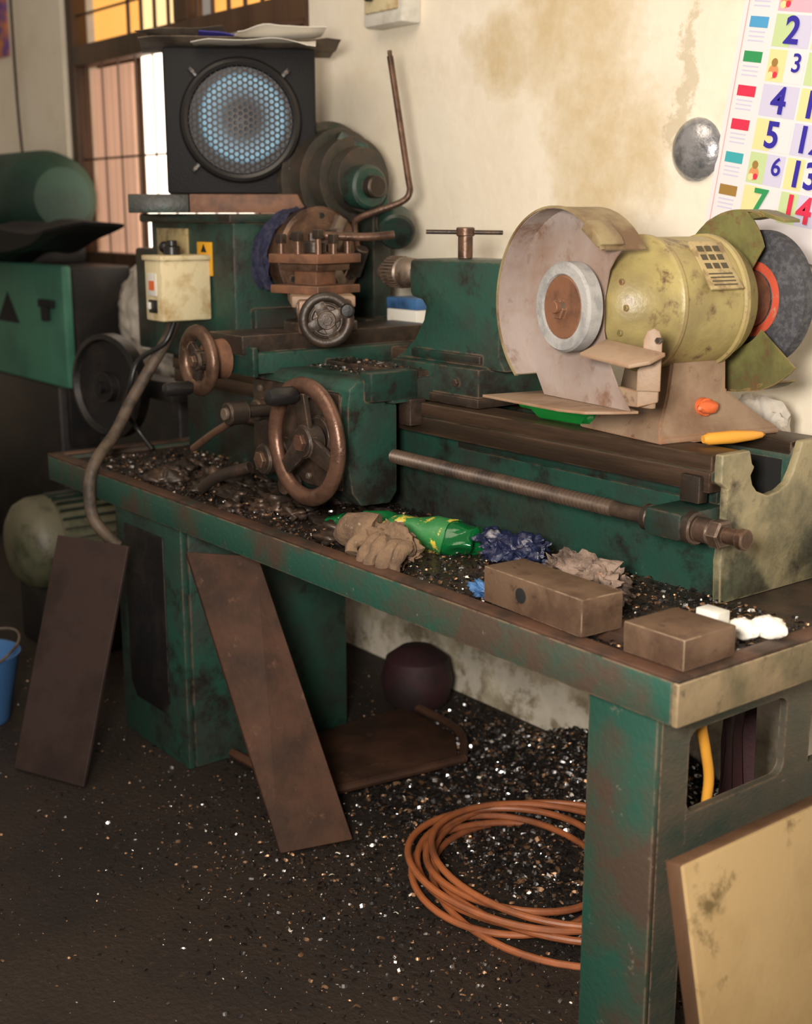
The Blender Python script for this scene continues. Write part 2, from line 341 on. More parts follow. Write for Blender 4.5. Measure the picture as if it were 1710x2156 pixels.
# bed
BX=-.262
t=B()
prof=[(.43,.70),(.43,.93),(.39,.942),(.39,.975),(.395,.98),(.460,.98),(.470,.955),(.470,.83),(.605,.83),(.605,.955),(.612,.98),(.69,.98),(.695,.975),(.695,.945),(.67,.93),(.67,.70)]
t.prism(prof,(-2.25,0,0),(0,1,0),(0,0,1),(BX+2.25,0,0),m_green,.002)
t.box(-2.25,BX-.01,.386,.44,.92,.958,m_rail,.003)
t.box(-2.25,BX-.004,.382,.465,.960,.990,m_rail,.003).box(-2.25,BX-.004,.608,.70,.960,.990,m_rail,.003)
t.box(-2.2,BX-.02,.471,.604,.8305,.833,m_hole,0).box(-2.2,BX-.02,.4705,.4725,.833,.955,m_hole,0).box(-2.2,BX-.02,.6025,.6045,.833,.955,m_hole,0)
t.box(-1.0,BX-.02,.422,.436,.895,.918,m_greend,.003)
t.make('bed',L)
t=B()
ep=[(.40,.72),(.395,.80),(.405,.86),(.405,.93),(.386,.942),(.386,.993),(.462,.993),(.470,.968),(.478,.962),(.468,.947),(.474,.930),(.488,.916),(.52,.904),(.555,.908),(.58,.92),(.594,.94),(.606,.965),(.616,.993),(.71,.993),(.71,.945),(.70,.93),(.71,.72)]
t.prism(ep,(BX-.002,0,0),(0,1,0),(0,0,1),(.018,0,0),m_pale,.004)
t.make('bed_end_casting',L)
# lead screw
SY,SZ=.325,.872
t=B(); prof=[]; x0=-1.14; x1=-.44; n=134
for i in range(n+1):
    prof.append(((x1-x0)*i/n,.0160 if i%2 else .0095))
t.lathe((x0,SY,SZ),(1,0,0),prof,m_screw,18)
t.cyl((-1.75,SY,SZ),(x0,SY,SZ),.011,m_brown).cyl((x1,SY,SZ),(-.28,SY,SZ),.0145,m_screw)
t.make('lead_screw',L)
t=B(); t.box(-.345,-.262,SY-.024,.42,SZ-.025,SZ+.025,m_greend,.007); t.cyl((-.262,SY,SZ),(-.242,SY,SZ),.029,m_dark).cyl((-.242,SY,SZ),(-.21,SY,SZ),.022,m_dark).cyl((-.21,SY,SZ),(-.185,SY,SZ),.026,m_dark,seg=6).cyl((-.185,SY,SZ),(-.155,SY,SZ),.014,m_brown).cyl((-.155,SY,SZ),(-.14,SY,SZ),.018,m_brown,seg=16).cyl((-.36,SY,SZ),(-.345,SY,SZ),.024,m_dark)
t.box(-.33,-.285,.375,.40,.90,.95,m_dark,.003)
t.make('screw_bracket',L)
# headstock
HS=B(); HS.box(-2.33,-1.86,.37,.76,1.0,1.385,m_green,.012).box(-2.36,-1.84,.35,.78,1.376,1.40,m_greend,.006)
HS.box(-2.28,-1.7,.40,.68,.985,1.02,m_greend,.004).box(-2.2,-1.66,.40,.43,.72,.99,m_greend,.003).box(-1.9,-1.84,.42,.68,1.01,1.15,m_greend,.006)
HS.cyl((-1.86,.54,1.285),(-1.82,.54,1.285),.08,m_dark)
HS=HS.make('headstock',L)
t=B(); t.box(-2.045,-1.97,.364,.371,1.235,1.325,m_lab,.001)
for z in(1.255,1.27,1.285): t.box(-2.035,-1.98,.362,.365,z,z+.004,m_blackp,0)
t.prism([(-2.022,1.298),(-1.992,1.298),(-2.007,1.32)],(0,.3625,0),(1,0,0),(0,0,1),(0,.002,0),m_blackp,0); t.make('warning_label',HS)
t=B(); t.box(-2.28,-2.1,.364,.371,1.28,1.36,m_plate,.001); t.make('name_plate',HS)
t=B(); t.cyl((-2.13,.37,1.21),(-2.13,.33,1.21),.03,m_darkb).cyl((-2.13,.33,1.21),(-2.11,.30,1.30),.008,m_steel).ball((-2.11,.30,1.31),.016,m_blackp); t.make('gear_lever',HS)
# chuck
t=B(); cx_,cyy,cz=-1.80,.565,1.287
t.lathe((cx_,cyy,cz),(1,0,0),[(-.02,0),(-.02,.09),(0,.126),(.06,.132),(.068,.124),(.068,.09),(.066,.088),(.066,.03),(.05,.028),(.05,0)],m_brown,56)
for k in range(6):
    a=math.radians(30+60*k); t.cyl((cx_+.064,cyy+.108*math.cos(a),cz+.108*math.sin(a)),(cx_+.071,cyy+.108*math.cos(a),cz+.108*math.sin(a)),.009,m_darkb,seg=12)
ch=t.make('chuck',L)
for k in range(3):
    t=B(); a=math.radians(60+120*k)
    M=Matrix.Translation((cx_+.068,cyy,cz))@Matrix.Rotation(a,4,'X')
    t.box(-.005,.02,.03,.118,-.014,.014,m_steel,.002,M=M).box(.02,.042,.03,.08,-.014,.014,m_steel,.002,M=M); t.make('chuck_jaw',ch)
# carriage
t=B()
t.box(-1.66,-1.085,.305,.70,.992,1.045,m_green,.006).box(-1.62,-1.10,.36,.44,1.04,1.058,m_dark,.004).box(-1.62,-1.12,.56,.66,1.04,1.075,m_dark,.004)
t.box(-1.63,-1.42,.16,.72,1.035,1.085,m_green,.006).box(-1.60,-1.44,.14,.70,1.08,1.125,m_dark,.005)
t.box(-1.64,-1.41,.15,.165,1.03,1.10,m_greend,.004)
CR=t.make('carriage',L)
t=B()
ap=[(.304,1.047),(.228,1.047),(.205,1.03),(.20,.995),(.20,.86),(.21,.80),(.235,.768),(.315,.765),(.335,.79),(.335,.99),(.304,.99)]
t.prism(ap,(-1.50,0,0),(0,1,0),(0,0,1),(.395,0,0),m_green,.006)
t.box(-1.49,-1.13,.194,.21,.80,1.02,m_dark,.01)
t.cyl((-1.17,.20,.925),(-1.17,.165,.925),.045,m_dark).cyl((-1.34,.20,.86),(-1.34,.17,.86),.035,m_dark).cyl((-1.44,.2,.95),(-1.44,.17,.95),.025,m_dark)
for p in[(-1.25,1.0),(-1.45,1.0),(-1.25,.82),(-1.40,.82)]: t.cyl((p[0],.2,p[1]),(p[0],.188,p[1]),.008,m_steel,seg=6)
t.box(-1.125,-1.081,.245,.375,1.0,1.066,m_greend,.006)
t.box(-1.12,-1.078,.35,.395,.94,1.0,m_dark,.004)
t.make('apron',CR)
t=B(); t.cyl((-1.40,.19,.955),(-1.40,.10,.955),.014,m_dark).cyl((-1.40,.12,.955),(-1.40,.07,.955),.027,m_dark).cyl((-1.40,.07,.955),(-1.40,.062,.955),.014,m_steel).tube([(-1.42,.12,.94),(-1.50,.10,.90),(-1.60,.09,.845)],.009,m_brown); t.make('engage_lever',CR)
t=B(); t.cyl((-1.35,.19,.85),(-1.35,.13,.85),.036,m_dark).cyl((-1.35,.13,.85),(-1.35,.12,.85),.02,m_brown,seg=6).cyl((-1.28,.18,.80),(-1.28,.14,.80),.022,m_dark).tube([(-1.42,.14,.82),(-1.50,.10,.79),(-1.55,.08,.755)],.014,m_dark); t.make('feed_knob',CR)
def handwheel(name,p,n,R,r,hub,mrim,mhub,nsp,handle,hm,spw=.016,ha=None,hr=.0165,solid=False,hk=1.0):
    t=B(); u,v,n=frame(n); p=Vector(p)
    t.ring(p,n,R-r,r,mrim,sq=.8)
    t.cyl(p-n*.03,p+n*.012,hub,mhub).cyl(p+n*.012,p+n*.022,hub*.55,mrim,seg=6)
    if solid: t.cyl(p-n*.012,p-n*.002,R-r,mhub); t.ring(p+n*.002,n,R*.55,.004,mhub)
    for k in range(nsp):
        a=math.radians(ha+360*k/nsp); d=u*math.cos(a)+v*math.sin(a); q=n.cross(d)
        M=Matrix((d,q,n)).transposed().to_4x4(); M.translation=p
        pts=[(hub*.7,-spw),(R-r*1.6,-spw*.75),(R-r*1.6,spw*.75),(hub*.7,spw)]
        t.prism(pts,(0,0,-.007),(1,0,0),(0,1,0),(0,0,.013),mhub,.003,M=M)
    o=t.make(name,L)
    a=math.radians(ha); q=p+(u*math.cos(a)+v*math.sin(a))*(R-r)*hk
    k=hr/.0165
    h=B(); h.lathe(q,n,[(0,0),(0,.008*k),(.008,.009*k),(.012,.013*k),(.02,hr),(handle*.8,hr),(handle*.97,.013*k),(handle,.008*k),(handle,0)],hm,20); h.make('crank_handle',o)
    return o
m_rimw=mat('worn_wheel_rim',(.17,.09,.06),(.09,.048,.033),14,.45,.62,(.32,.22,.16),40,.62,.7,rough=.32,metal=.5)
handwheel('carriage_handwheel',(-1.150,.12,.920),(0,-1,0),.141,.019,.036,m_rimw,m_dark,3,.085,m_blackp,ha=100,spw=.024,hr=.020,hk=.84)
o=handwheel('cross_slide_handwheel',(-1.53,.075,1.065),(0,-1,0),.084,.018,.024,m_brown,m_dark,3,.085,m_blackp,ha=255)
t=B(); t.cyl((-1.53,.145,1.065),(-1.53,.095,1.065),.048,m_rust,r1=.044).cyl((-1.53,.20,1.065),(-1.53,.145,1.065),.034,m_dark); t.make('graduated_dial',o)
# compound + tool post
t=B(); ca=Vector((.86,-.51,0)).normalized(); cb=Vector((.51,.86,0))
P=Vector((-1.50,.40,0)); M=Matrix((ca,cb,Vector((0,0,1)))).transposed().to_4x4(); M.translation=P
t.cyl((P.x,P.y,1.12),(P.x,P.y,1.145),.09,m_dark)
t.prism([(-.05,0),(.05,0),(.065,.035),(.065,.062),(-.065,.062),(-.065,.035)],(-.12,0,1.135),(0,1,0),(0,0,1),(.27,0,0),m_dark,.003,M=M)
t.box(-.13,.14,-.075,.075,1.185,1.212,m_base,.004,M=M).box(.14,.165,-.062,.062,1.125,1.205,m_brown,.006,M=M)
t.cyl((.16,0,1.165),(.21,0,1.165),.03,m_steel,M=M)
t.make('compound_slide',L)
HW=M@Vector((.225,.0,1.163))
handwheel('compound_handwheel',HW,ca,.064,.012,.022,m_dark,m_dark,4,.02,m_darkb,ha=25,spw=.016,solid=True)
TP=Matrix.Translation((-1.505,.39,0))@Matrix.Rotation(math.radians(14),4,'Z')
t=B()
t.box(-.078,.078,-.078,.078,1.212,1.232,m_rust,.003,M=TP).box(-.036,.036,-.036,.036,1.232,1.284,m_rust,.003,M=TP).box(-.080,.080,-.080,.080,1.284,1.306,m_rust,.003,M=TP).box(-.060,.060,-.060,.060,1.266,1.284,m_brown,.003,M=TP)
t.cyl((0,0,1.306),(0,0,1.335),.028,m_dark,M=TP).cyl((0,0,1.335),(0,0,1.355),.016,m_dark,seg=6,M=TP)
tp=t.make('tool_post',L)
for i in range(8):
    s=[(-.06,-.055),(0,-.06),(.06,-.055),(.06,.0),(.055,.058),(0,.06),(-.055,.058),(-.06,.0)][i]
    t=B(); t.cyl((s[0],s[1],1.29),(s[0],s[1],1.330+.006*(i%3)),.008,m_brown,seg=12,M=TP).box(s[0]-.010,s[0]+.010,s[1]-.010,s[1]+.010,1.330+.006*(i%3),1.352+.006*(i%3),m_dark,.002,M=TP); t.make('clamping_bolt',tp)
t=B(); t.tube([TP@Vector((.02,-.02,1.35)),TP@Vector((.10,.06,1.345)),TP@Vector((.15,.12,1.35))],.010,m_brown); t.make('lock_lever',tp)
# tailstock
t=B()
ts=[(-1.27,1.07),(-1.235,1.085),(-1.19,1.12),(-1.158,1.165),(-1.15,1.195),(-1.165,1.21),(-1.20,1.215),(-1.208,1.225),(-1.208,1.292),(-1.20,1.30),(-.90,1.30),(-.90,1.10),(-.88,1.07)]
t.prism(ts,(0,.45,0),(1,0,0),(0,0,1),(0,.17,0),m_green,.006)
t.box(-1.24,-.93,.42,.66,1.0,1.075,m_green,.008).box(-1.25,-.92,.41,.67,.991,1.012,m_dark,.004).box(-1.19,-.95,.44,.455,1.08,1.1,m_greend,.004)
t.cyl((-1.205,.54,1.262),(-1.30,.54,1.262),.02,m_steel).cyl((-.90,.54,1.262),(-.86,.54,1.262),.04,m_dark)
for x in(-1.0,-1.12): t.cyl((x,.43,1.04),(x,.41,1.04),.009,m_dark,seg=6)
TS=t.make('tailstock',L)
t=B(); t.lathe((-1.29,.54,1.262),(-1,0,0),[(0,0),(0,.026),(.01,.034),(.045,.037),(.05,.031),(.055,.037),(.10,.037),(.115,.030),(.14,.018),(.14,.006),(.145,0)],m_steel,32)
for k in range(28):
    a=2*math.pi*k/28; t.box(-1.392,-1.346,.54+.037*math.cos(a)-.0015,.54+.037*math.cos(a)+.0015,1.262+.037*math.sin(a)-.0015,1.262+.037*math.sin(a)+.0015,m_dark,0)
t.make('drill_chuck',TS)
t=B(); hp=Vector((-1.13,.55,1.30)); t.cyl(hp,hp+Vector((0,0,.055)),.017,m_brown).cyl(hp+Vector((0,0,.05)),hp+Vector((0,0,.07)),.021,m_brown); hd=Vector((.614,.789,0)); t.cyl(hp+hd*-.09+Vector((0,0,.06)),hp+hd*.085+Vector((0,0,.058)),.005,m_dark); t.make('clamp_handle',TS)
# countershaft pulleys and lever
t=B(); pc=Vector((-2.0,.74,1.49))
t.lathe(pc,(1,0,0),[(0,0),(0,.155),(.006,.162),(.05,.158),(.056,.162),(.06,.135),(.066,.14),(.11,.137),(.116,.14),(.12,.11),(.126,.116),(.17,.112),(.176,.116),(.18,.085),(.186,.09),(.22,.085),(.225,.03),(.26,.028),(.26,0)],m_pulley,56)
t.make('cone_pulley',L)
t=B()
arm=[(0,-.48),(.14,-.48),(.10,-.25),(.13,-.18),(.16,-.05),(.13,.06),(.05,.14),(-.06,.17),(-.10,.13),(-.03,.08),(.01,.0),(.0,-.1)]
t.prism(arm,(-1.82,.74,1.45),(.35,.5,0),(0,0,1),(-.05,.02,0),m_green,.006)
t.cyl((-1.84,.72,1.47),(-1.72,.72,1.47),.058,m_green).cyl((-1.72,.80,1.38),(-1.66,.76,1.35),.05,m_greend).cyl((-1.74,.72,1.47),(-1.69,.72,1.47),.03,m_dark)
t.box(-1.95,-1.72,.70,.86,.72,1.12,m_greend,.008)
t.box(-1.83,-1.74,.74,.80,1.0,1.42,m_greend,.006)
t.make('countershaft_bracket',L)
t=B(); t.tube([(-1.675,.75,1.80),(-1.645,.75,1.68),(-1.60,.75,1.50),(-1.585,.745,1.455),(-1.60,.73,1.43),(-1.65,.68,1.405),(-1.69,.65,1.385),(-1.70,.65,1.36),(-1.70,.66,1.30)],.0085,m_brown,sub=4); t.cyl((-1.675,.75,1.80),(-1.677,.75,1.815),.006,m_steel); t.cyl((-1.72,.66,1.24),(-1.68,.66,1.31),.018,m_dark); t.make('belt_tension_lever',L)
t=B(); t.lathe((-2.62,.38,.87),(.25,-1,0),[(0,0),(0,.15),(.01,.165),(.05,.165),(.055,.15),(.04,.14),(.035,.05),(.06,.045),(.06,.02),(.08,.018),(.08,0)],m_darkb,48); t.box(-2.66,-2.34,.42,.50,.84,.90,m_darkb,.004).box(-2.50,-2.3,.40,.76,1.0,1.30,m_greend,.01); t.make('drive_wheel',L)
# ---------------------------------------------------------------- switch box + conduit
S=thing('switch_box',(-2.02,.3,1.11),'cream metal switch box with rust stains, fixed to lathe headstock','switch box')
t=B(); t.box(-2.07,-1.975,.215,.365,1.118,1.285,m_cream,.006).box(-2.075,-1.97,.21,.365,1.278,1.292,m_cream,.003); bb=t.make('box_body',S)
t=B(); t.box(-2.045,-2.0,.211,.216,1.14,1.175,m_blackp,.002).box(-2.045,-2.03,.206,.212,1.15,1.168,m_white,.001); t.make('rocker_switch',S)
t=B(); t.box(-2.05,-2.0,.2125,.2155,1.185,1.245,m_white,.001); t.box(-2.04,-2.01,.2115,.213,1.20,1.225,m_orangeknob,0); t.make('paper_sticker',S)
t=B(); t.cyl((-2.03,.28,1.29),(-2.03,.28,1.315),.022,m_blackp).cyl((-2.03,.28,1.315),(-2.03,.28,1.33),.014,m_blackp); t.make('control_knob',S)
t=B(); t.tube([(-2.01,.27,1.118),(-2.02,.25,1.07),(-2.045,.20,.98),(-2.04,.14,.90),(-2.01,.08,.83),(-1.965,-.0,.77),(-1.952,-.028,.71),(-1.945,-.03,.64),(-1.92,-.02,.60),(-1.905,.02,.55)],.016,m_cable,sub=6); t.make('flexible_conduit',label='grimy flexible conduit drooping from switch box over tray edge',cat='cable')
t=B(); t.tube([(-1.995,.26,1.117),(-2.0,.23,1.06),(-2.06,.18,1.01),(-2.08,.16,.93),(-2.2,.2,.86),(-2.24,.25,.80),(-2.2,.28,.735)],.007,m_blackp); t.make('power_cord',label='thin black power cord hanging behind switch box',cat='cable')
# ---------------------------------------------------------------- speaker
sn=Vector((.857,-.515,0)).normalized(); sr=Vector((.515,.857,0)).normalized()
SM=Matrix((sr,-sn,Vector((0,0,1)))).transposed().to_4x4(); SM.translation=Vector((-2.02,.50,1.452))
t=B(); t.box(-.145,.235,-.04,.24,-.05,.0,m_rust,.003,M=SM).box(-.31,-.147,-.035,.24,-.05,0,m_greend,.003,M=SM)
t.make('cover_plate',label='rusty red and green steel cover plate lying on the headstock',cat='metal plate')
Sp=thing('loudspeaker',SM.translation,'black cube loudspeaker with blue-lit hexagonal grille, on headstock','speaker')
t=B(); hw=.205; H=.385
t.box(-hw,hw,.0,.30,0.0005,H,m_black,.008); t.make('speaker_cabinet',Sp,M=SM)
scz=.195
WC=SM@Vector((0.006,-.01,scz+.006))
m_led=D.materials.new('blue_led_cone'); m_led.use_nodes=True; nt=m_led.node_tree; b=nt.nodes['Principled BSDF']
b.inputs['Base Color'].default_value=(.01,.012,.015,1); b.inputs['Roughness'].default_value=.5
g=nn(nt,'ShaderNodeNewGeometry'); ds=nn(nt,'ShaderNodeVectorMath',operation='DISTANCE'); nt.links.new(g.outputs['Position'],ds.inputs[0]); ds.inputs[1].default_value=WC
mr=nn(nt,'ShaderNodeMapRange'); mr.inputs[2].default_value=.15; nt.links.new(ds.outputs['Value'],mr.inputs[0])
cr=nn(nt,'ShaderNodeValToRGB'); nt.links.new(mr.outputs[0],cr.inputs[0])
e=cr.color_ramp.elements; e[0].position=.20; e[0].color=(.02,.022,.026,1); e[1].position=.92; e[1].color=(.0,.005,.01,1)
for p_,c_ in((.34,(.04,.06,.075)),(.46,(.13,.22,.28)),(.60,(.20,.35,.44)),(.70,(.22,.43,.54)),(.76,(.11,.26,.36)),(.81,(.008,.02,.03))):
    q=e.new(p_); q.color=(*c_,1)
nt.links.new(cr.outputs[0],b.inputs['Emission Color']); b.inputs['Emission Strength'].default_value=.9
t=B(); t.lathe((0,-.001,scz),(0,-1,0),[(.012,0),(.010,.02),(.004,.04),(.002,.07),(.004,.10),(.008,.14)],m_led,48); t.make('speaker_cone',Sp,M=SM)
t=B(); t.lathe((0,0,scz),(0,-1,0),[(0,.162),(.008,.166),(.02,.160),(.024,.152),(.020,.143),(.006,.138)],m_blackp,72); t.make('speaker_rim',Sp,M=SM)
vs=[];fs=[]; a=.0093
rr=.143
for i in range(-12,13):
    for j in range(-12,13):
        x=a*1.5*i; z=a*math.sqrt(3)*(j+.5*(i%2))
        if x*x+z*z>rr*rr: continue
        k=len(vs)
        for q in(1.0,.70):
            for h in range(6):
                an=math.radians(60*h); X=x+a*q*math.cos(an); Z=z+a*q*math.sin(an); d=.026*(1-(X*X+Z*Z)/(.15**2)); vs.append((X,-.012-d,scz+Z))
        for h in range(6): fs.append((k+h,k+(h+1)%6,k+6+(h+1)%6,k+6+h))
m_gr=mat('grille_metal',(.035,.026,.021),rough=.5,metal=.0,bump=0)
t=B(); t.raw(vs,fs,m_gr); t.make('hexagonal_grille',Sp,M=SM)
for k in range(4):
    an=math.radians(45+90*k); t=B(); t.box(-.012,.026,-.012,.0,-.007,.007,m_blackp,.003,M=Matrix.Translation((0,0,scz))@Matrix.Rotation(-an,4,'Y')@Matrix.Translation((.165,0,0))); t.cyl((.178*math.cos(an),-.011,scz+.178*math.sin(an)),(.178*math.cos(an),-.015,scz+.178*math.sin(an)),.005,m_dark,seg=12); t.make('mounting_clip',Sp,M=SM)
def sheet(w_,d_,M,m,th=.0015,wav=.006,n=14,seed=0,droop=0,lift=0):
    t=B(); V=[];F=[]
    for i in range(n+1):
        for j in range(n+1):
            x=(i/n-.5)*w_; y=(j/n-.5)*d_; e=max(abs(x)/w_,abs(y)/d_)*2
            fr=max(0,(-y/d_*2)-.6)*2.5
            V.append((x,y,wav*noise.noise(Vector((x*6+seed,y*6,seed)))*1.5+wav*(e**4)*(.5+noise.noise(Vector((x*9,y*9,seed*3))))-droop*fr*(.6+noise.noise(Vector((x*9,seed,0))))+lift*fr*max(0,.5+noise.noise(Vector((x*12,seed,2))))))
    N=len(V); V+= [(a_,b_,c_-th) for a_,b_,c_ in V]
    for i in range(n):
        for j in range(n):
            k=i*(n+1)+j; F.append((k,k+n+1,k+n+2,k+1)); F.append((N+k,N+k+1,N+k+n+2,N+k+n+1))
    edge=[i*(n+1) for i in range(n+1)]+[n*(n+1)+j for j in range(1,n+1)]+[i*(n+1)+n for i in range(n-1,-1,-1)]+[j for j in range(n-1,0,-1)]
    for p_,q_ in zip(edge,edge[1:]+edge[:1]): F.append((p_,N+p_,N+q_,q_))
    t.raw(V,F,m); bmesh.ops.recalc_face_normals(t.bm,faces=t.bm.faces)
    if M: bmesh.ops.transform(t.bm,matrix=M,verts=t.bm.verts)
    return t
for i,(dx,dy,an,m_,w_,d_,dr,li,lb) in enumerate([(-.0,.13,2,m_news,.54,.32,.0,.01,'grimy newspaper sheet on top of loudspeaker'),(.05,.10,-4,m_paper,.33,.34,.018,.0,'white paper sheet with curled edge on loudspeaker'),(-.03,.12,6,m_paperb,.18,.30,0,.012,'blue printed leaflet on loudspeaker'),(.09,.10,9,m_paper,.24,.34,.0,.02,'crumpled white paper on top of the pile'),(-.13,.12,-12,m_news,.24,.28,.0,.01,'torn brown paper on top of the pile')]):
    M=SM@Matrix.Translation((dx,dy,H+.010+i*.006))@Matrix.Rotation(math.radians(an),4,'Z')
    sheet(w_,d_,M,m_,wav=.010,seed=i+1,droop=dr,lift=li).make('paper_sheet',label=lb,cat='paper',group='papers on the loudspeaker')
t=B(); V=[];F=[];n=16
for i in range(n+1):
    for j in range(n+1):
        a_=math.radians(95+115*i/n); r_=.140+.012*noise.noise(Vector((i*.4,j*.4,1)))
        V.append((-1.865+.09*j/n+.012*noise.noise(Vector((i*.5,j*.3,5))),.565+r_*math.cos(a_),1.275+r_*math.sin(a_)))
for i in range(n):
    for j in range(n): k=i*(n+1)+j; F.append((k,k+n+1,k+n+2,k+1))
t.raw(V,F,m_navy); t.make('cloth_rag',label='navy patterned cloth rag draped around the chuck',cat='cloth')
# ---------------------------------------------------------------- bench grinder
GM=Matrix.Translation((-.462,.43,1.24))@Matrix.Rotation(math.radians(-8),4,'Z')
G=thing('bench_grinder',(-.45,.48,.994),'worn olive-yellow double-ended bench grinder standing across the lathe bed','grinder')
def gmake(t,n,par=None,lab=None): return t.make(n,par or G,label=lab,M=GM)
t=B(); t.lathe((0,0,0),(0,1,0),[(-.14,0),(-.14,.045),(-.135,.06),(-.11,.085),(-.07,.110),(-.035,.119),(-.03,.124),(-.022,.124),(-.02,.119),(.115,.119),(.118,.124),(.126,.124),(.13,.119),(.16,.107),(.19,.07),(.2,.045),(.2,0)],m_olive,72)
for k in range(10):
    a=2*math.pi*k/10; t.cyl((.075*math.cos(a),-.124,.075*math.sin(a)),(.075*math.cos(a),-.119,.075*math.sin(a)),.006,m_oliveg,seg=10)
body=gmake(t,'motor_housing')
M=Matrix.Rotation(math.radians(50),4,'Y')
t=B(); t.box(-.045,.060,.025,.100,.115,.1205,m_plate,.001,M=M)
for i in range(3):
    for j in range(3): t.box(-.034+i*.019,-.022+i*.019,.036+j*.019,.050+j*.019,.1202,.1210,m_pdark,0,M=M)
for j in range(4): t.box(.026+j*.008,.029+j*.008,.034,.090,.1202,.1208,m_pdark,0,M=M)
gmake(t,'rating_plate',body)
t=B()
b0=[(-.165,-.03),(.075,-.03),(.085,.26),(-.165,.26)]; b2=[(-.09,.005),(.05,.005),(.05,.15),(-.09,.15)]; b3=[(-.075,.01),(.055,.01),(.055,.14),(-.075,.14)]
lv=[(b0,-.252),(b0,-.24),([(-.145,-.02),(.062,-.02),(.066,.235),(-.145,.235)],-.222),(b2,-.165),(b3,-.09)]
V=[];F=[]
for q,z in lv:
    for x,y in q: V.append((x,y,z))
for k in range(len(lv)-1):
    for h in range(4): F.append((4*k+h,4*k+(h+1)%4,4*k+4+(h+1)%4,4*k+4+h))
F+=[(3,2,1,0),tuple(range(len(V)-4,len(V)))]
t.raw(V,F,m_base); bmesh.ops.recalc_face_normals(t.bm,faces=t.bm.faces)
bmesh.ops.bevel(t.bm,geom=[e for e in t.bm.edges if e.calc_face_angle(0)>.25],offset=.004,segments=2,affect='EDGES')
gmake(t,'pedestal_base')
t=B(); p=Vector((.062,.085,-.19)); t.cyl(p+Vector((-.010,0,0)),p+Vector((.008,0,0)),.017,m_orangeknob,seg=20); t.ball(p+Vector((.010,0,0)),.016,m_orangeknob,(.7,1.5,.75),20,.2,4); gmake(t,'switch_knob')
t=B(); t.cyl((0,-.22,0),(0,.28,0),.010,m_steel); gmake(t,'arbor_shaft')
def arcshell(t,R,th,y0,y1,a0,a1,m,n=60,cx=0,jag=0):
    V=[];F=[]
    for i in range(n+1):
        a_=math.radians(a0+(a1-a0)*i/n); c_,s_=math.cos(a_),math.sin(a_); j_=jag*noise.noise(Vector((i*.25,R*9,1)))
        for (r_,y) in((R,y0+j_),(R,y1+j_),(R-th,y1+j_),(R-th,y0+j_)): V.append((cx+r_*c_,y,r_*s_))
    for i in range(n):
        for h in range(4): F.append((4*i+h,4*i+(h+1)%4,4*i+4+(h+1)%4,4*i+4+h))
    F+=[(0,1,2,3),tuple(4*n+h for h in(3,2,1,0))]
    t.raw(V,F,m)
def disc(t,Ro,Ri,y,th,a0,a1,m,n=60,shape=None):
    V=[];F=[]
    for i in range(n+1):
        f_=i/n; a_=math.radians(a0+(a1-a0)*f_); c_,s_=math.cos(a_),math.sin(a_)
        ro=shape(f_,Ro) if shape else Ro
        for r_,yy in((ro,y),(ro,y+th),(Ri,y+th),(Ri,y)): V.append((r_*c_,yy,r_*s_))
    for i in range(n):
        for h in range(4): F.append((4*i+h,4*i+(h+1)%4,4*i+4+(h+1)%4,4*i+4+h))
    F+=[(0,1,2,3),tuple(4*n+h for h in(3,2,1,0))]
    t.raw(V,F,m)
t=B(); R=.172; GX=-.042
arcshell(t,R,.0015,-.195,-.10,36,232,m_guardo,cx=GX); arcshell(t,R-.0016,.0015,-.1949,-.1001,36,232,m_guard,cx=GX)
arcshell(t,R+.002,.004,-.198,-.190,36,232,m_guardo,cx=GX)
pl=[(GX+(R-.002)*math.cos(math.radians(a_)),(R-.002)*math.sin(math.radians(a_))) for a_ in range(37,233,5)]
pl+=[(-.12,-.172),(.13,-.172),(.095,-.135),(.065,-.09),(.05,-.04),(.05,.02),(.06,.065),(.075,.085)]
t.prism(pl,(0,-.150,0),(1,0,0),(0,0,1),(0,.003,0),m_guard,0)
t.prism([(.04,.134),(.088,.104),(.10,.110),(.092,.122),(.055,.150)],(0,-.199,0),(1,0,0),(0,0,1),(0,.05,-.0),m_guardo,.002)
bmesh.ops.recalc_face_normals(t.bm,faces=t.bm.faces)
gmake(t,'wheel_guard',None,'open dusty grey rusted wheel guard')
t=B(); t.prism([(-.18,-.25),(.04,-.235),(.09,-.215),(.115,-.17),(.13,-.13),(.05,-.11),(-.17,-.11)],(0,0,-.178),(1,0,0),(0,1,0),(0,0,.005),m_base,.001)
gmake(t,'spark_tray',None,'tan dusted flat metal shelf under the wheel')
t=B()
t.prism([(0,0),(.11,0),(.13,.03),(.13,.07),(.0,.07)],(.095,-.235,-.07),(1,.15,-.10),(.0,.8,.3),(0,.001,-.006),m_base,.001)
t.prism([(0,-.055),(.055,-.055),(.055,.03),(.048,.045),(.035,.05),(.02,.045),(.012,.03),(.012,-.01),(0,-.02)],(.17,-.17,-.075),(.5,.5,0),(0,0,1),(.003,-.003,0),m_base,.001)
t.cyl((.20,-.155,-.045),(.195,-.145,-.045),.006,m_dark,seg=6)
t.prism([(0,0),(.05,0),(.05,-.05),(.0,-.06)],(.165,-.165,-.10),(.5,.5,0),(0,0,1),(-.01,.01,0),m_base,.002)
t.prism([(-.12,-.02),(.05,-.012),(.05,.012),(-.12,.02)],(.13,-.135,-.150),(1,0,0),(0,0,1),(0,-.01,0),m_base,.002)
gmake(t,'tool_rest')
t=B(); t.lathe((0,-.170,0),(0,-1,0),[(0,0),(0,.073),(.005,.079),(.030,.079),(.035,.075),(.035,.058),(.031,.056),(.029,0)],m_stone,64); gw=gmake(t,'grinding_wheel',None,'worn small pale grey grinding wheel')
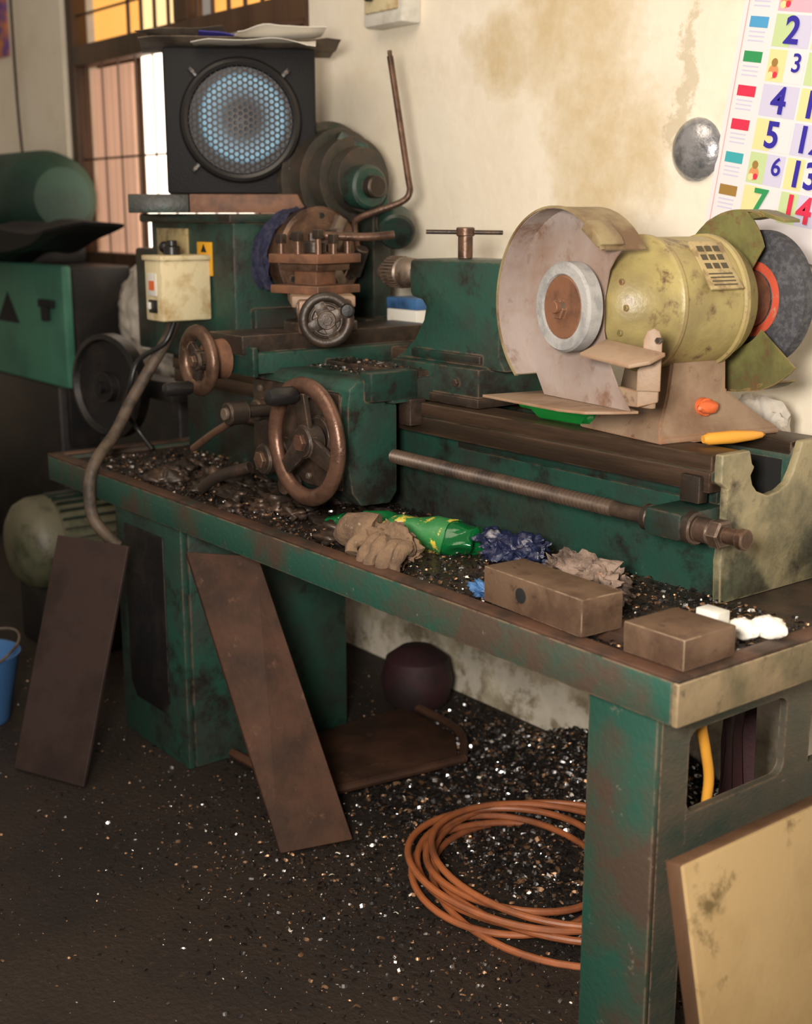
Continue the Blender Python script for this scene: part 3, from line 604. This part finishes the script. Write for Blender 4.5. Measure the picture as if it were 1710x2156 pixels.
t=B(); t.lathe((0,-.197,0),(0,-1,0),[(0,0),(0,.054),(.004,.056),(.006,.053),(.004,.02),(.006,0)],m_rust,48).cyl((-.006,-.200,-.004),(-.006,-.211,-.004),.018,m_rust,seg=6).cyl((0,-.211,0),(0,-.2225,0),.0105,m_rust); gmake(t,'clamping_flange',gw)
t=B(); t.lathe((0,.250,0),(0,1,0),[(0,0),(0,.124),(.004,.130),(.03,.130),(.034,.124),(.034,0)],m_stoned,72); gw=gmake(t,'grinding_wheel',None,'dark grey grinding wheel with red paper label')
t=B(); t.lathe((0,.2495,0),(0,-1,0),[(0,.055),(.001,.055),(.001,.072),(0,.072)],m_redlab,48); t.cyl((0,.249,0),(0,.205,0),.055,m_rust); gmake(t,'paper_label',gw)
t=B()
disc(t,.168,.06,.205,.003,56,190,m_oliveg,shape=lambda f_,r_: r_*(1-.28*max(0,.22-f_)/.22)); arcshell(t,.168,.003,.205,.265,70,200,m_oliveg,jag=.006)
disc(t,.176,.09,.205,.003,222,325,m_oliveg,shape=lambda f_,r_: r_*(1+.14*max(0,f_-.6)/.4)); arcshell(t,.176,.003,.205,.29,218,300,m_oliveg,jag=.006)
t.prism([(0,0),(.05,.006),(.10,-.004),(.10,.002),(.04,.018),(-.01,.010)],(.01,.21,.148),(1,0,0),(0,0,1),(0,.04,0),m_oliveg,.001)
bmesh.ops.recalc_face_normals(t.bm,faces=t.bm.faces)
gmake(t,'wheel_guard',None,'dented olive green wheel guard')
# ---------------------------------------------------------------- items in tray
def block(x0,x1,y0,y1,z0,z1,rot,label,hole=None):
    cx0,cy0=(x0+x1)/2,(y0+y1)/2
    M=Matrix.Translation((cx0,cy0,0))@Matrix.Rotation(math.radians(rot),4,'Z')@Matrix.Translation((-cx0,-cy0,0))
    t=B(); t.box(x0,x1,y0,y1,z0,z1,m_block,.003,M=M)
    if hole: t.lathe((hole[0],y0-.0006,hole[1]),(0,1,0),[(0,.0135),(-.0004,.012),(.0,0)],m_hole,32,M=M)
    return t.make('steel_block',label=label,cat='metal block',group='machined steel blocks in the tray')
block(-.138,-.018,.030,.150,.7425,.792,0,'short square brown steel block on the tray corner')
block(-.468,-.218,.030,.12,.7425,.806,-3,'long brown steel block with a drilled hole in its side',(-.368,.776))
t=B(); t.box(-.25,-.13,.09,.16,.7205,.741,m_rim,.002); t.make('flat_bar',label='rusty flat bar lying in the chip tray',cat='metal bar')
BT=thing('plastic_bottle',(-.9,.24,.72),'crushed green plastic soft drink bottle lying among chips','bottle')
bp0=Vector((-1.10,.165,.75)); bd=Vector((.36,.13,.0)).normalized()
def crush(t,amp,s):
    for v in t.bm.verts:
        f=noise.noise_vector(v.co*s)*amp; v.co=v.co+Vector((f.x,f.y,f.z*.8)); v.co.z=.725+(v.co.z-.725)*.85
def subl(prof,k=4):
    o=[]
    for (a_,r_),(b_,s_) in zip(prof,prof[1:]):
        for i in range(k): o.append((a_+(b_-a_)*i/k,r_+(s_-r_)*i/k))
    return o+[prof[-1]]
t=B(); t.lathe(bp0,bd,subl([(0,0),(0,.014),(.03,.014),(.05,.022),(.09,.040),(.13,.043),(.21,.043),(.28,.043),(.32,.041),(.345,.036),(.35,.02),(.34,0)]),m_bottle,40); bmesh.ops.recalc_face_normals(t.bm,faces=t.bm.faces); crush(t,.020,24); t.make('bottle_body',BT)
t=B(); t.lathe(bp0,bd,subl([(.15,.0435),(.15,.0455),(.21,.0455),(.29,.0455),(.29,.0435)]),m_blab,40); crush(t,.020,24); t.make('bottle_label',BT)
t=B(); t.cyl(bp0-bd*.012,bp0+bd*.014,.0165,m_bottle); crush(t,.020,24); t.make('bottle_cap',BT)
m_bottle2=glassy('bright_bottle_plastic',(.02,.5,.10),.12,.6)
t=B(); t.lathe((-.80,.43,1.019),(1,.05,0),[(0,0),(0,.012),(.03,.013),(.06,.028),(.2,.028),(.21,.02),(.21,0)],m_bottle2,32); bmesh.ops.recalc_face_normals(t.bm,faces=t.bm.faces); t.make('plastic_bottle',label='small bright green plastic bottle lying on lathe bed',cat='bottle')
# glove
t=B(); gp=Vector((-.82,.10,.762))
t.ball(gp,.058,m_glove,(1.35,.6,.75),36,.45,7)
t.tube([gp+Vector((-.05,0,.015)),gp+Vector((-.09,-.02,.02)),gp+Vector((-.125,-.02,-.0))],.034,m_glove,16,5,rad=lambda f_:.036-.008*f_)
for k,(dx,dy,l) in enumerate([(-.01,-.02,.05),(.02,-.022,.065),(.05,-.018,.05),(.07,-.01,.035)]):
    b_=gp+Vector((dx,dy,.008)); t.tube([b_,b_+Vector((.008,-.022,.004)),b_+Vector((.012,-.030-l*.3,-.018)),b_+Vector((.014,-.034-l*.35,-.036))],.014,m_glove,12,5,rad=lambda f_:.018*(1-.35*f_))
t.tube([gp+Vector((-.04,-.02,.01)),gp+Vector((-.055,-.05,.0)),gp+Vector((-.05,-.06,-.02))],.014,m_glove,12,5)
for v in t.bm.verts: v.co+=noise.noise_vector(v.co*45)*.006
t.make('work_glove',label='muddy tan work glove crumpled on the tray rim',cat='glove')
def crumple(name,p,r,sc,m,label,cat,jit=.6,js=5,seg=84,k=1.0):
    t=B(); t.ball(p,r,m,sc,seg,jit,js)
    for v in t.bm.verts:
        v.co+=noise.noise_vector(v.co*30)*r*.26*k+noise.noise_vector(v.co*80)*r*.09*k
    return t.make(name,label=label,cat=cat,ang=45)
crumple('plastic_bag',(-.67,.29,.75),.056,(1.5,.8,.6),m_rag,'crumpled dark blue plastic bag in the chip tray','plastic bag',.6,5)
crumple('dirty_rag',(-.43,.25,.752),.060,(1.6,.8,.6),m_ragw,'dirty beige and brown rag among metal chips','rag',.6,6)
crumple('plastic_bag',(-.52,.10,.735),.03,(1.6,.8,.4),m_blue,'small scrap of blue plastic near steel block','plastic bag',.6,6)
t=B(); t.ball((-.075,.245,.752),.022,m_foam,(1.2,.9,.8),24,.25,5).ball((-.045,.27,.757),.024,m_foam,(1.2,.9,.8),24,.25,5); t.make('foam_scrap',label='white foam scrap lying near the bed end',cat='foam')
t=B(); t.box(-.13,-.085,.19,.22,.7205,.785,m_white,.002); t.make('plastic_scrap',label='small white plastic scrap beside the steel block',cat='plastic')
t=B(); t.lathe((-.335,.44,1.003),(.35,.95,.02),[(0,0),(0,.007),(.01,.011),(.06,.012),(.10,.009),(.12,.006),(.13,0)],m_yellow,20); t.make('screwdriver_handle',label='yellow-orange tool handle lying on the lathe bed',cat='tool')
t=B(); t.box(-1.68,-1.55,.74,.84,.7205,1.15,m_white,.004).box(-1.681,-1.549,.739,.841,1.15,1.18,m_blue,.004); t.make('carton_box',label='white carton with blue top standing in the tray',cat='box')
crumple('plastic_sack',(-.50,.81,.88),.12,(.85,.45,1.25),m_sack,'dusty white sack standing in the tray behind the bed','sack',.3,4,k=.5)
for i,(x,dx) in enumerate([(-.36,.05),(-.31,.07)]):
    t=B(); M=Matrix.Translation((x,.80,.721))@Matrix.Rotation(math.radians(10+3*i),4,'Y'); t.box(-.012,.012,-.01,.01,0.004,.42,m_darkb,.002,M=M); t.make('steel_bar',label='dark flat steel bar leaning behind the grinder',cat='metal bar',group='steel bars behind the grinder')
t=B()
for i in range(30):
    t.ball((random.uniform(-1.95,-1.0),random.uniform(.08,.34),.725+random.random()*.012),random.uniform(.02,.045),m_dark,(1.3,1,.55),18,1.0,6)
t.make('swarf_heap',label='oily clumps of dark metal swarf in the tray',cat='metal chips',kind='stuff',ang=180)
# ---------------------------------------------------------------- leaning plates
def plate(corners,th,m,name,label,cat):
    a_,b_,c_,d_=[Vector(q) for q in corners]; n=(b_-a_).cross(d_-a_).normalized()*th
    t=B(); V=[a_,b_,c_,d_,a_+n,b_+n,c_+n,d_+n]
    t.raw(V,[(0,1,2,3),(7,6,5,4),(0,4,5,1),(1,5,6,2),(2,6,7,3),(3,7,4,0)],m)
    bmesh.ops.recalc_face_normals(t.bm,faces=t.bm.faces)
    bmesh.ops.bevel(t.bm,geom=list(t.bm.edges),offset=.0015,segments=1,affect='EDGES')
    return t.make(name,label=label,cat=cat,ang=12)
plate([(-1.91,-.29,0.004),(-1.694,-.197,0.004),(-1.743,-.02,.587),(-1.96,-.113,.587)],.010,m_plankd,'steel_plate','dark steel plate leaning against the lathe stand','metal plate')
plate([(-1.105,.0,0.004),(-1.06,.165,0.004),(-1.335,.10,.625),(-1.47,-.012,.625)],.014,m_plank,'steel_plate','long rusty brown flat plate leaning under the tray','metal plate')
t=B()
bt=Vector((.05,-.03,.48)); bb=Vector((.155,-.03,.0)); up=(bt-bb).normalized(); yv=Vector((0,1,0)); nb=up.cross(yv).normalized()
if nb.x<0: nb=-nb
M=Matrix((yv,up,nb)).transposed().to_4x4(); M.translation=bb
t.box(0,.62,.006,.49,-.02,0,m_brass,.003,M=M).box(-.002,.622,.004,.493,-.034,-.006,m_wood,.003,M=M)
t.make('sheet_panel',label='yellowed stained sheet panel leaning by the lathe leg',cat='panel')
# ---------------------------------------------------------------- floor things
t=B(); cc=Vector((-.66,.38,0)); pts=[]
rs=[.25,.29,.21,.26,.30,.20,.27]
N=26
for k,r_ in enumerate(rs):
    ox=.07*math.sin(k*2.1); oy=.06*math.cos(k*1.7)
    r2=rs[(k+1)%len(rs)]; ox2=.07*math.sin((k+1)*2.1); oy2=.06*math.cos((k+1)*1.7)
    for i in range(N):
        f_=i/N; a_=2*math.pi*f_+.6; r_i=r_+(r2-r_)*f_
        pts.append((cc.x+ox+(ox2-ox)*f_+r_i*math.cos(a_)*1.08,cc.y+oy+(oy2-oy)*f_+r_i*math.sin(a_)*.95,.009+.010*k+.006*math.sin(a_*2+k)))
pts+= [(-.5,.62,.02),(-.35,.5,.01),(-.3,.55,.01)]
t.tube(pts,.0075,m_orange,10,2); t.make('coiled_cable',label='coil of rusty orange cable lying on chip-strewn floor',cat='cable')
t=B(); t.tube([(-.11,.20,.66),(-.112,.195,.60),(-.115,.215,.54),(-.12,.235,.48),(-.13,.245,.40),(-.16,.3,.2),(-.2,.4,.02)],.009,m_yellow,12,6); t.make('yellow_hose',label='yellow hose hanging behind the lathe leg',cat='hose')
t=B(); V=[];F=[]
for i in range(9):
    for j in range(9): V.append((-.24+.02*noise.noise(Vector((i*.8,j*.3,2))),.42+.09*i/8,.12+.53*j/8))
for i in range(8):
    for j in range(8): k=i*9+j; F.append((k,k+9,k+10,k+1))
t.raw(V,F,m_maroon); t.make('maroon_cloth',label='maroon cloth hanging behind the leg',cat='cloth')
t=B(); t.prism([(-1.60,.17),(-1.28,.20),(-1.22,.62),(-1.35,.72),(-1.60,.74)],(0,0,.012),(1,0,0),(0,1,0),(0,0,.006),m_plank,.002)
pan=[(-1.60,.17,.03),(-1.26,.19,.03),(-1.20,.62,.03),(-1.35,.73,.03),(-1.60,.75,.03)]
t.tube([pan[0],pan[1]],.012,m_plank,8,1).tube([pan[1],pan[2]],.012,m_plank,8,1).tube([pan[2],pan[3],pan[4]],.012,m_plank,8,5)
t.make('drip_pan',label='rusty drip pan on the floor beside the stand',cat='pan')
t=B(); t.lathe((-1.62,.80,0),(0,0,1),[(0,0),(0,.07),(.03,.095),(.09,.105),(.15,.09),(.18,.05),(.185,0)],m_maroon,40); t.make('round_pot',label='dark maroon rounded pot on the floor by the wall',cat='pot')
bk=thing('bucket',(-2.30,-.25,0),'blue plastic bucket with grimy sides on the floor','bucket')
t=B(); t.lathe((-2.30,-.25,0),(0,0,1),[(0,0),(0,.085),(.01,.09),(.19,.125),(.20,.13),(.20,.122),(.02,.082),(.02,0)],m_blue,40); t.make('bucket_body',bk)
t=B(); t.tube([(-2.30+.128*math.cos(a_),-.25+.128*math.sin(a_),.19+.05*math.sin((a_)*1)) for a_ in[math.pi*i/12 for i in range(13)]],.004,m_steel,8,2); t.make('bucket_handle',bk)
mo=thing('electric_motor',(-2.8,.25,0),'cream and green finned electric motor beside the lathe stand','motor')
m_mcap=mat('motor_cap_paint',(.10,.09,.055),(.045,.055,.028),6,.45,.65,(.04,.025,.015),12,.55,.7,rough=.5)
t=B(); t.lathe((-2.78,.06,.36),(0,1,0),[(0,0),(.0,.06),(.01,.10),(.035,.135),(.07,.15),(.12,.152),(.12,.14),(.36,.14),(.38,.10),(.38,0)],m_mcap,48); t.make('motor_casing',mo)
t=B()
for k in range(28):
    a_=2*math.pi*k/28; M=Matrix.Translation((-2.78,0,.36))@Matrix.Rotation(a_,4,'Y'); t.box(-.002,.002,.19,.40,.138,.156,m_greend,.0,M=M)
t.make('cooling_fins',mo)
t=B(); t.box(-2.95,-2.6,.14,.42,0,.22,m_darkb,.01); t.make('mounting_base',mo)
# far machines
fm=thing('milling_machine',(-3.8,.7,0),'green painted workshop machine against the back wall','machine')
t=B(); t.box(-4.6,-3.48,.58,.62,.75,1.21,m_mgreen,.01).box(-4.6,-3.6,.63,.92,.5,1.2,m_darkb,.01).box(-4.5,-3.62,.60,.9,0,.745,m_darkb,.01)
t.lathe((-4.8,.76,1.46),(1,0,0),[(0,0),(0,.19),(.80,.19),(.90,.17),(.96,.12),(.98,0)],m_mgreend,40).box(-4.4,-3.95,.65,.9,1.2,1.34,m_darkb,.02)
t.make('machine_body',fm)
t=B(); t.prism([(-4.15,.97),(-3.92,.97),(-4.03,1.09)],(0,.577,0),(1,0,0),(0,0,1),(0,.004,0),m_hole,0); t.make('painted_triangle',fm)
t=B(); t.box(-3.68,-3.55,.56,.5795,1.05,1.08,m_hole,.004).box(-3.63,-3.60,.55,.579,1.0,1.06,m_hole,.004); t.make('latch_handle',fm)
t=B(); V=[];F=[];n=24
for i in range(n+1):
    for j in range(n+1):
        x=-4.3+1.2*i/n; y=.36+.30*j/n
        V.append((x,y,1.36+.05*noise.noise(Vector((x*3,y*4,3)))-.05*abs(j/n-.5)+.02*(i/n)))
N=len(V); V+=[(x,y,z-.13*(1-((x+4.3)/1.2)**2)-.01) for x,y,z in V]
for i in range(n):
    for j in range(n): k=i*(n+1)+j; F+=[(k,k+n+1,k+n+2,k+1),(N+k,N+k+1,N+k+n+2,N+k+n+1)]
for i in range(n): F+=[(i*(n+1),N+i*(n+1),N+(i+1)*(n+1),(i+1)*(n+1)),(i,i+1,N+i+1,N+i),(n*(n+1)+i,N+n*(n+1)+i,N+n*(n+1)+i+1,n*(n+1)+i+1)]
for i in range(n): F+=[(i*(n+1)+n,(i+1)*(n+1)+n,N+(i+1)*(n+1)+n,N+i*(n+1)+n)]
t.raw(V,F,m_tarp); bmesh.ops.recalc_face_normals(t.bm,faces=t.bm.faces); t.make('tarpaulin',label='black tarpaulin draped over the green machine',cat='cover')
t=B(); t.box(-3.40,-2.75,.66,.92,0,.82,m_darkb,.01); t.make('storage_crate',label='dark crate standing by the wall under a sack',cat='crate')
crumple('white_sack',(-3.08,.79,1.04),.23,(1.25,.5,1.0),m_sack,'dusty white sack standing on a dark crate','sack',.15,3,k=.25)
# ---------------------------------------------------------------- wall items
t=B(); t.box(-2.00,-1.82,.90,W,1.915,2.14,m_white,.008).box(-1.985,-1.835,.893,.905,1.95,2.12,m_cream,.004); e=t.make('fuse_box',label='white electrical fuse box mounted on the wall',cat='fuse box')
t=B(); t.cyl((-1.95,.893,2.0),(-1.95,.875,2.0),.02,m_blackp); t.make('fuse_knob',e)
t=B(); t.cyl((-1.88,.893,2.01),(-1.88,.88,2.01),.012,m_rust); t.make('fuse_knob',e)
t=B(); t.lathe((-.82,W,1.54),(0,-1,0),[(0,.068),(.006,.07),(.012,.066),(.025,.05),(.03,.02),(.031,0)],m_shiny,40); t.make('junction_cover',label='round dented tin cover fixed on the wall',cat='junction box')
t=B(); t.box(-5.15,-4.82,.955,W,2.1,2.5,mat('poster_orange',(.6,.2,.05),(.15,.05,.25),6,.45,.55),.002); t.make('wall_poster',label='orange and purple poster on the wall',cat='poster')
t=B(); t.tube([(-4.72,.95,2.8),(-4.70,.94,1.9),(-4.66,.945,1.5),(-4.64,.95,1.35)],.006,m_maroon,8,5); t.make('red_cord',label='thin red cord hanging down the wall',cat='cable')
# calendar
CA=thing('wall_calendar',(-.6,.962,1.3),'multi-coloured printed wall calendar with large dates, hanging on the wall','calendar')
ang=math.radians(-9.5); cu=Vector((math.cos(ang),0,math.sin(ang))); cv=Vector((-math.sin(ang),0,math.cos(ang)))
CO=Vector((-.785,.962,1.365))
def cp(u,v,d=0): return CO+cu*u+cv*v+Vector((0,-d,0))
def flat(col_): return mat('print',col_,rough=.6,bump=0)
mw=flat((.80,.76,.78)); mred=flat((.7,.03,.08)); mnavy=flat((.03,.02,.35)); mgrn=flat((.03,.30,.10)); mteal=flat((.05,.40,.45)); mbrn=flat((.35,.20,.05)); mpink=flat((.8,.45,.55)); myel=flat((.85,.72,.35)); mlil=flat((.62,.60,.78)); mskin=flat((.7,.3,.12)); mblu=flat((.08,.35,.65)); mline=flat((.75,.35,.35)); mlim=flat((.55,.68,.35))
def rect(t,u0,u1,v0,v1,d,m):
    t.raw([cp(u0,v0,d),cp(u1,v0,d),cp(u1,v1,d),cp(u0,v1,d)],[(0,1,2,3)],m)
t=B(); t.prism([(0,-.02),(.5,-.02),(.5,.64),(0,.64)],cp(0,0),cu,cv,(0,-.002,0),mw,0)
t.make('calendar_sheet',CA)
t=B(); rect(t,.012,.014,.0,.64,.0026,mline)
rh=.0695; V0=.050
tc=[mbrn,mteal,mred,mred,mgrn,mblu,mred]
for r_ in range(8):
    v=V0+r_*rh
    rect(t,.024,.072,v+.034,v+.056,.0028,tc[r_%7])
    for k in range(3): rect(t,.026,.068,v+.006+k*.009,v+.009+k*.009,.0027,mlil)
    for c_ in range(4):
        u=.09+c_*.098
        rect(t,u,u+.092,v,v+.064,.0026,[mw,mlil,mw,mlil][(r_*3+c_)%4])
        rect(t,u,u+.045,v,v+.064,.0027,[myel,mlim,myel,mlil][(r_+c_)%4])
        if r_>=6: rect(t,u,u+.092,v,v+.064,.00275,mpink)
t.make('printed_grid',CA)
txt=['7','6','5','4','3','2','1']
for r_ in range(7):
    v=V0+r_*rh+.031
    for c_ in range(2):
        if c_==1 and r_>4: continue
        n_=int(txt[r_])+7*c_; pic=(c_==0 and r_ in(1,4))
        if r_==6: continue
        u=.09+c_*.098+(.074 if pic else .048)
        m_=mred if n_==14 else (mgrn if n_==7 else mnavy)
        t=B(); t.text(str(n_),cp(u,v+(.008 if pic else 0),.0060),cu,cv,.052 if pic else .075,m_,bold=.0006 if pic else .0018,ext=.0003); t.make('printed_date',CA)
for r_ in(1,4,6):
    t=B(); c0=cp(.108,V0+r_*rh+.026,.0032)
    for (du,dv,rr_,m_) in[(0,-.006,.013,mskin),(0,.012,.008,mbrn),(-.006,-.014,.007,myel),(.006,-.012,.006,mred)]:
        c_=c0+cu*du+cv*dv; t.raw([c_+cu*rr_*math.cos(a_)+cv*rr_*1.1*math.sin(a_) for a_ in[2*math.pi*i/14 for i in range(14)]],[tuple(range(14))],m_)
        c0=c0+Vector((0,-.0003,0))
    t.make('printed_figure',CA)
# ---------------------------------------------------------------- chips
m_ch=[mat('chip_dark',(.035,.031,.03),rough=.35,metal=.7,bump=0),mat('chip_bright',(.75,.74,.74),rough=.3,metal=1,bump=0),mat('chip_brown',(.28,.16,.09),rough=.4,metal=.7,bump=0),mat('chip_white',(.75,.68,.58),rough=.6,bump=0)]
def chips(name,label,N,fn,smin,smax,wts=(.72,.16,.11,.01)):
    V=[];F=[];MI=[]
    for _ in range(N):
        x,y,z=fn(); s=smin+(smax-smin)*random.random()**2; k=len(V)
        R=Matrix.Rotation(random.uniform(0,6.28),3,'Z')@Matrix.Rotation(random.uniform(-1.4,1.4),3,'X'); h=random.uniform(.25,.7)
        c_=random.uniform(.15,.5)
        for q in[(-1,-h,0),(-.3,-h*.8,c_),(.4,-h,c_*.6),(1,-h*.6,-.1),(1,h*.5,0),(.4,h,c_*.7),(-.3,h,c_*1.1),(-1,h*.7,.1)]:
            p_=R@Vector(q)*s; V.append((x+p_.x,y+p_.y,max(z+p_.z+s*.4,z)))
        F+=[(k,k+1,k+6,k+7),(k+1,k+2,k+5,k+6),(k+2,k+3,k+4,k+5)]
        mi=random.choices(range(4),wts)[0]; MI+=[mi]*3
    me=D.meshes.new(name); me.from_pydata(V,[],F)
    for m in m_ch: me.materials.append(m)
    for p_,i in zip(me.polygons,MI): p_.material_index=i
    ob=D.objects.new(name,me); col.objects.link(ob); ob['label']=label; ob['category']='metal chips'; ob['kind']='stuff'; return ob
def pileh(x,y):
    a_=max(0,1-((x+.75)/.5)**2)*max(0,(y-.45)/.5)
    return .10*a_*(1+.4*noise.noise(Vector((x*7,y*7,0))))
t=B(); V=[];F=[];nx,ny=60,30
for i in range(nx+1):
    for j in range(ny+1):
        x=-1.24+.98*i/nx; y=.45+.51*j/ny; V.append((x,y,pileh(x,y)+.001))
for i in range(nx):
    for j in range(ny): k=i*(ny+1)+j; F.append((k,k+ny+1,k+ny+2,k+1))
t.raw(V,F,m_floor); t.make('chip_pile',label='dark heap of metal chips piled on the floor by the wall',cat='metal chips',kind='stuff',ang=180)
def f_pile():
    while True:
        x=random.gauss(-.9,.36); y=random.uniform(.3,.955)
        if x>-1.6 and random.random()<.25+y: return x,y,max(0,pileh(x,y))
def f_floor():
    while True:
        x=random.uniform(-2.7,.5); y=random.uniform(-.9,.9)
        if random.random()<(.35+.45*noise.noise(Vector((x*2,y*2,4))))*min(1,.2+(y+.9)*.7): return x,y,0
def f_under():
    return random.gauss(-.85,.4),min(.94,random.gauss(.22,.25)),0
def f_tray():
    return random.uniform(-2.2,-.05),random.uniform(.05,.42),.722+random.random()*.006
chips('metal_chips','fine glinting metal chips heaped by the wall',17000,f_pile,.0025,.010,(.68,.18,.13,.01))
chips('metal_chips','small metal chips scattered over the oily floor',8000,f_floor,.0010,.0045,(.5,.11,.38,.01))
chips('metal_chips','metal chips scattered under the tray',8000,f_under,.0015,.007,(.66,.13,.20,.01))
chips('metal_chips','curly metal chips spread in the chip tray',11000,f_tray,.0015,.0065,(.72,.07,.20,.01))
def f_top():
    return random.choice([(random.uniform(-1.6,-1.12),random.uniform(.36,.44),1.058),(random.uniform(-1.42,-1.12),random.uniform(.3,.36),1.047)])
chips('metal_chips','metal chips lying on the carriage',500,f_top,.0015,.005,(.5,.3,.2,0))
# ---------------------------------------------------------------- lights
def area(name,loc,tgt,size,e,c_):
    l=D.lights.new(name,'AREA'); l.size=size; l.energy=e; l.color=c_
    o=D.objects.new(name,l); col.objects.link(o); o.location=loc; o.rotation_euler=(Vector(tgt)-Vector(loc)).to_track_quat('-Z','Y').to_euler(); return o
area('flash_light',(.95,-1.62,1.55),(-1.0,.5,1.05),.34,92,(1,.92,.82))
area('overhead_light',(-.8,-.9,2.9),(-.8,.5,.6),1.4,26,(1,.84,.66))  # broad warm area light from above, no fixture modelled
wd=D.worlds.new('world'); C.scene.world=wd; wd.use_nodes=True; bg=wd.node_tree.nodes['Background']; bg.inputs[0].default_value=(1,.84,.70,1); bg.inputs[1].default_value=.27
# ---------------------------------------------------------------- camera
cam=D.cameras.new('camera'); co=D.objects.new('camera',cam); col.objects.link(co)
cam.sensor_width=36; cam.sensor_fit='AUTO'; cam.lens=2700/2156*36
pt=math.atan(628/2700); fwd=Vector((-.789*math.cos(pt),.614*math.cos(pt),-math.sin(pt)))
co.location=(1.139,-1.387,1.40); co.rotation_euler=fwd.to_track_quat('-Z','Y').to_euler()
cam.clip_start=.05
cam.dof.use_dof=True; cam.dof.focus_distance=2.5; cam.dof.aperture_fstop=3.2
C.scene.camera=co
C.scene.view_settings.view_transform='Standard'
C.scene.view_settings.exposure=0.03
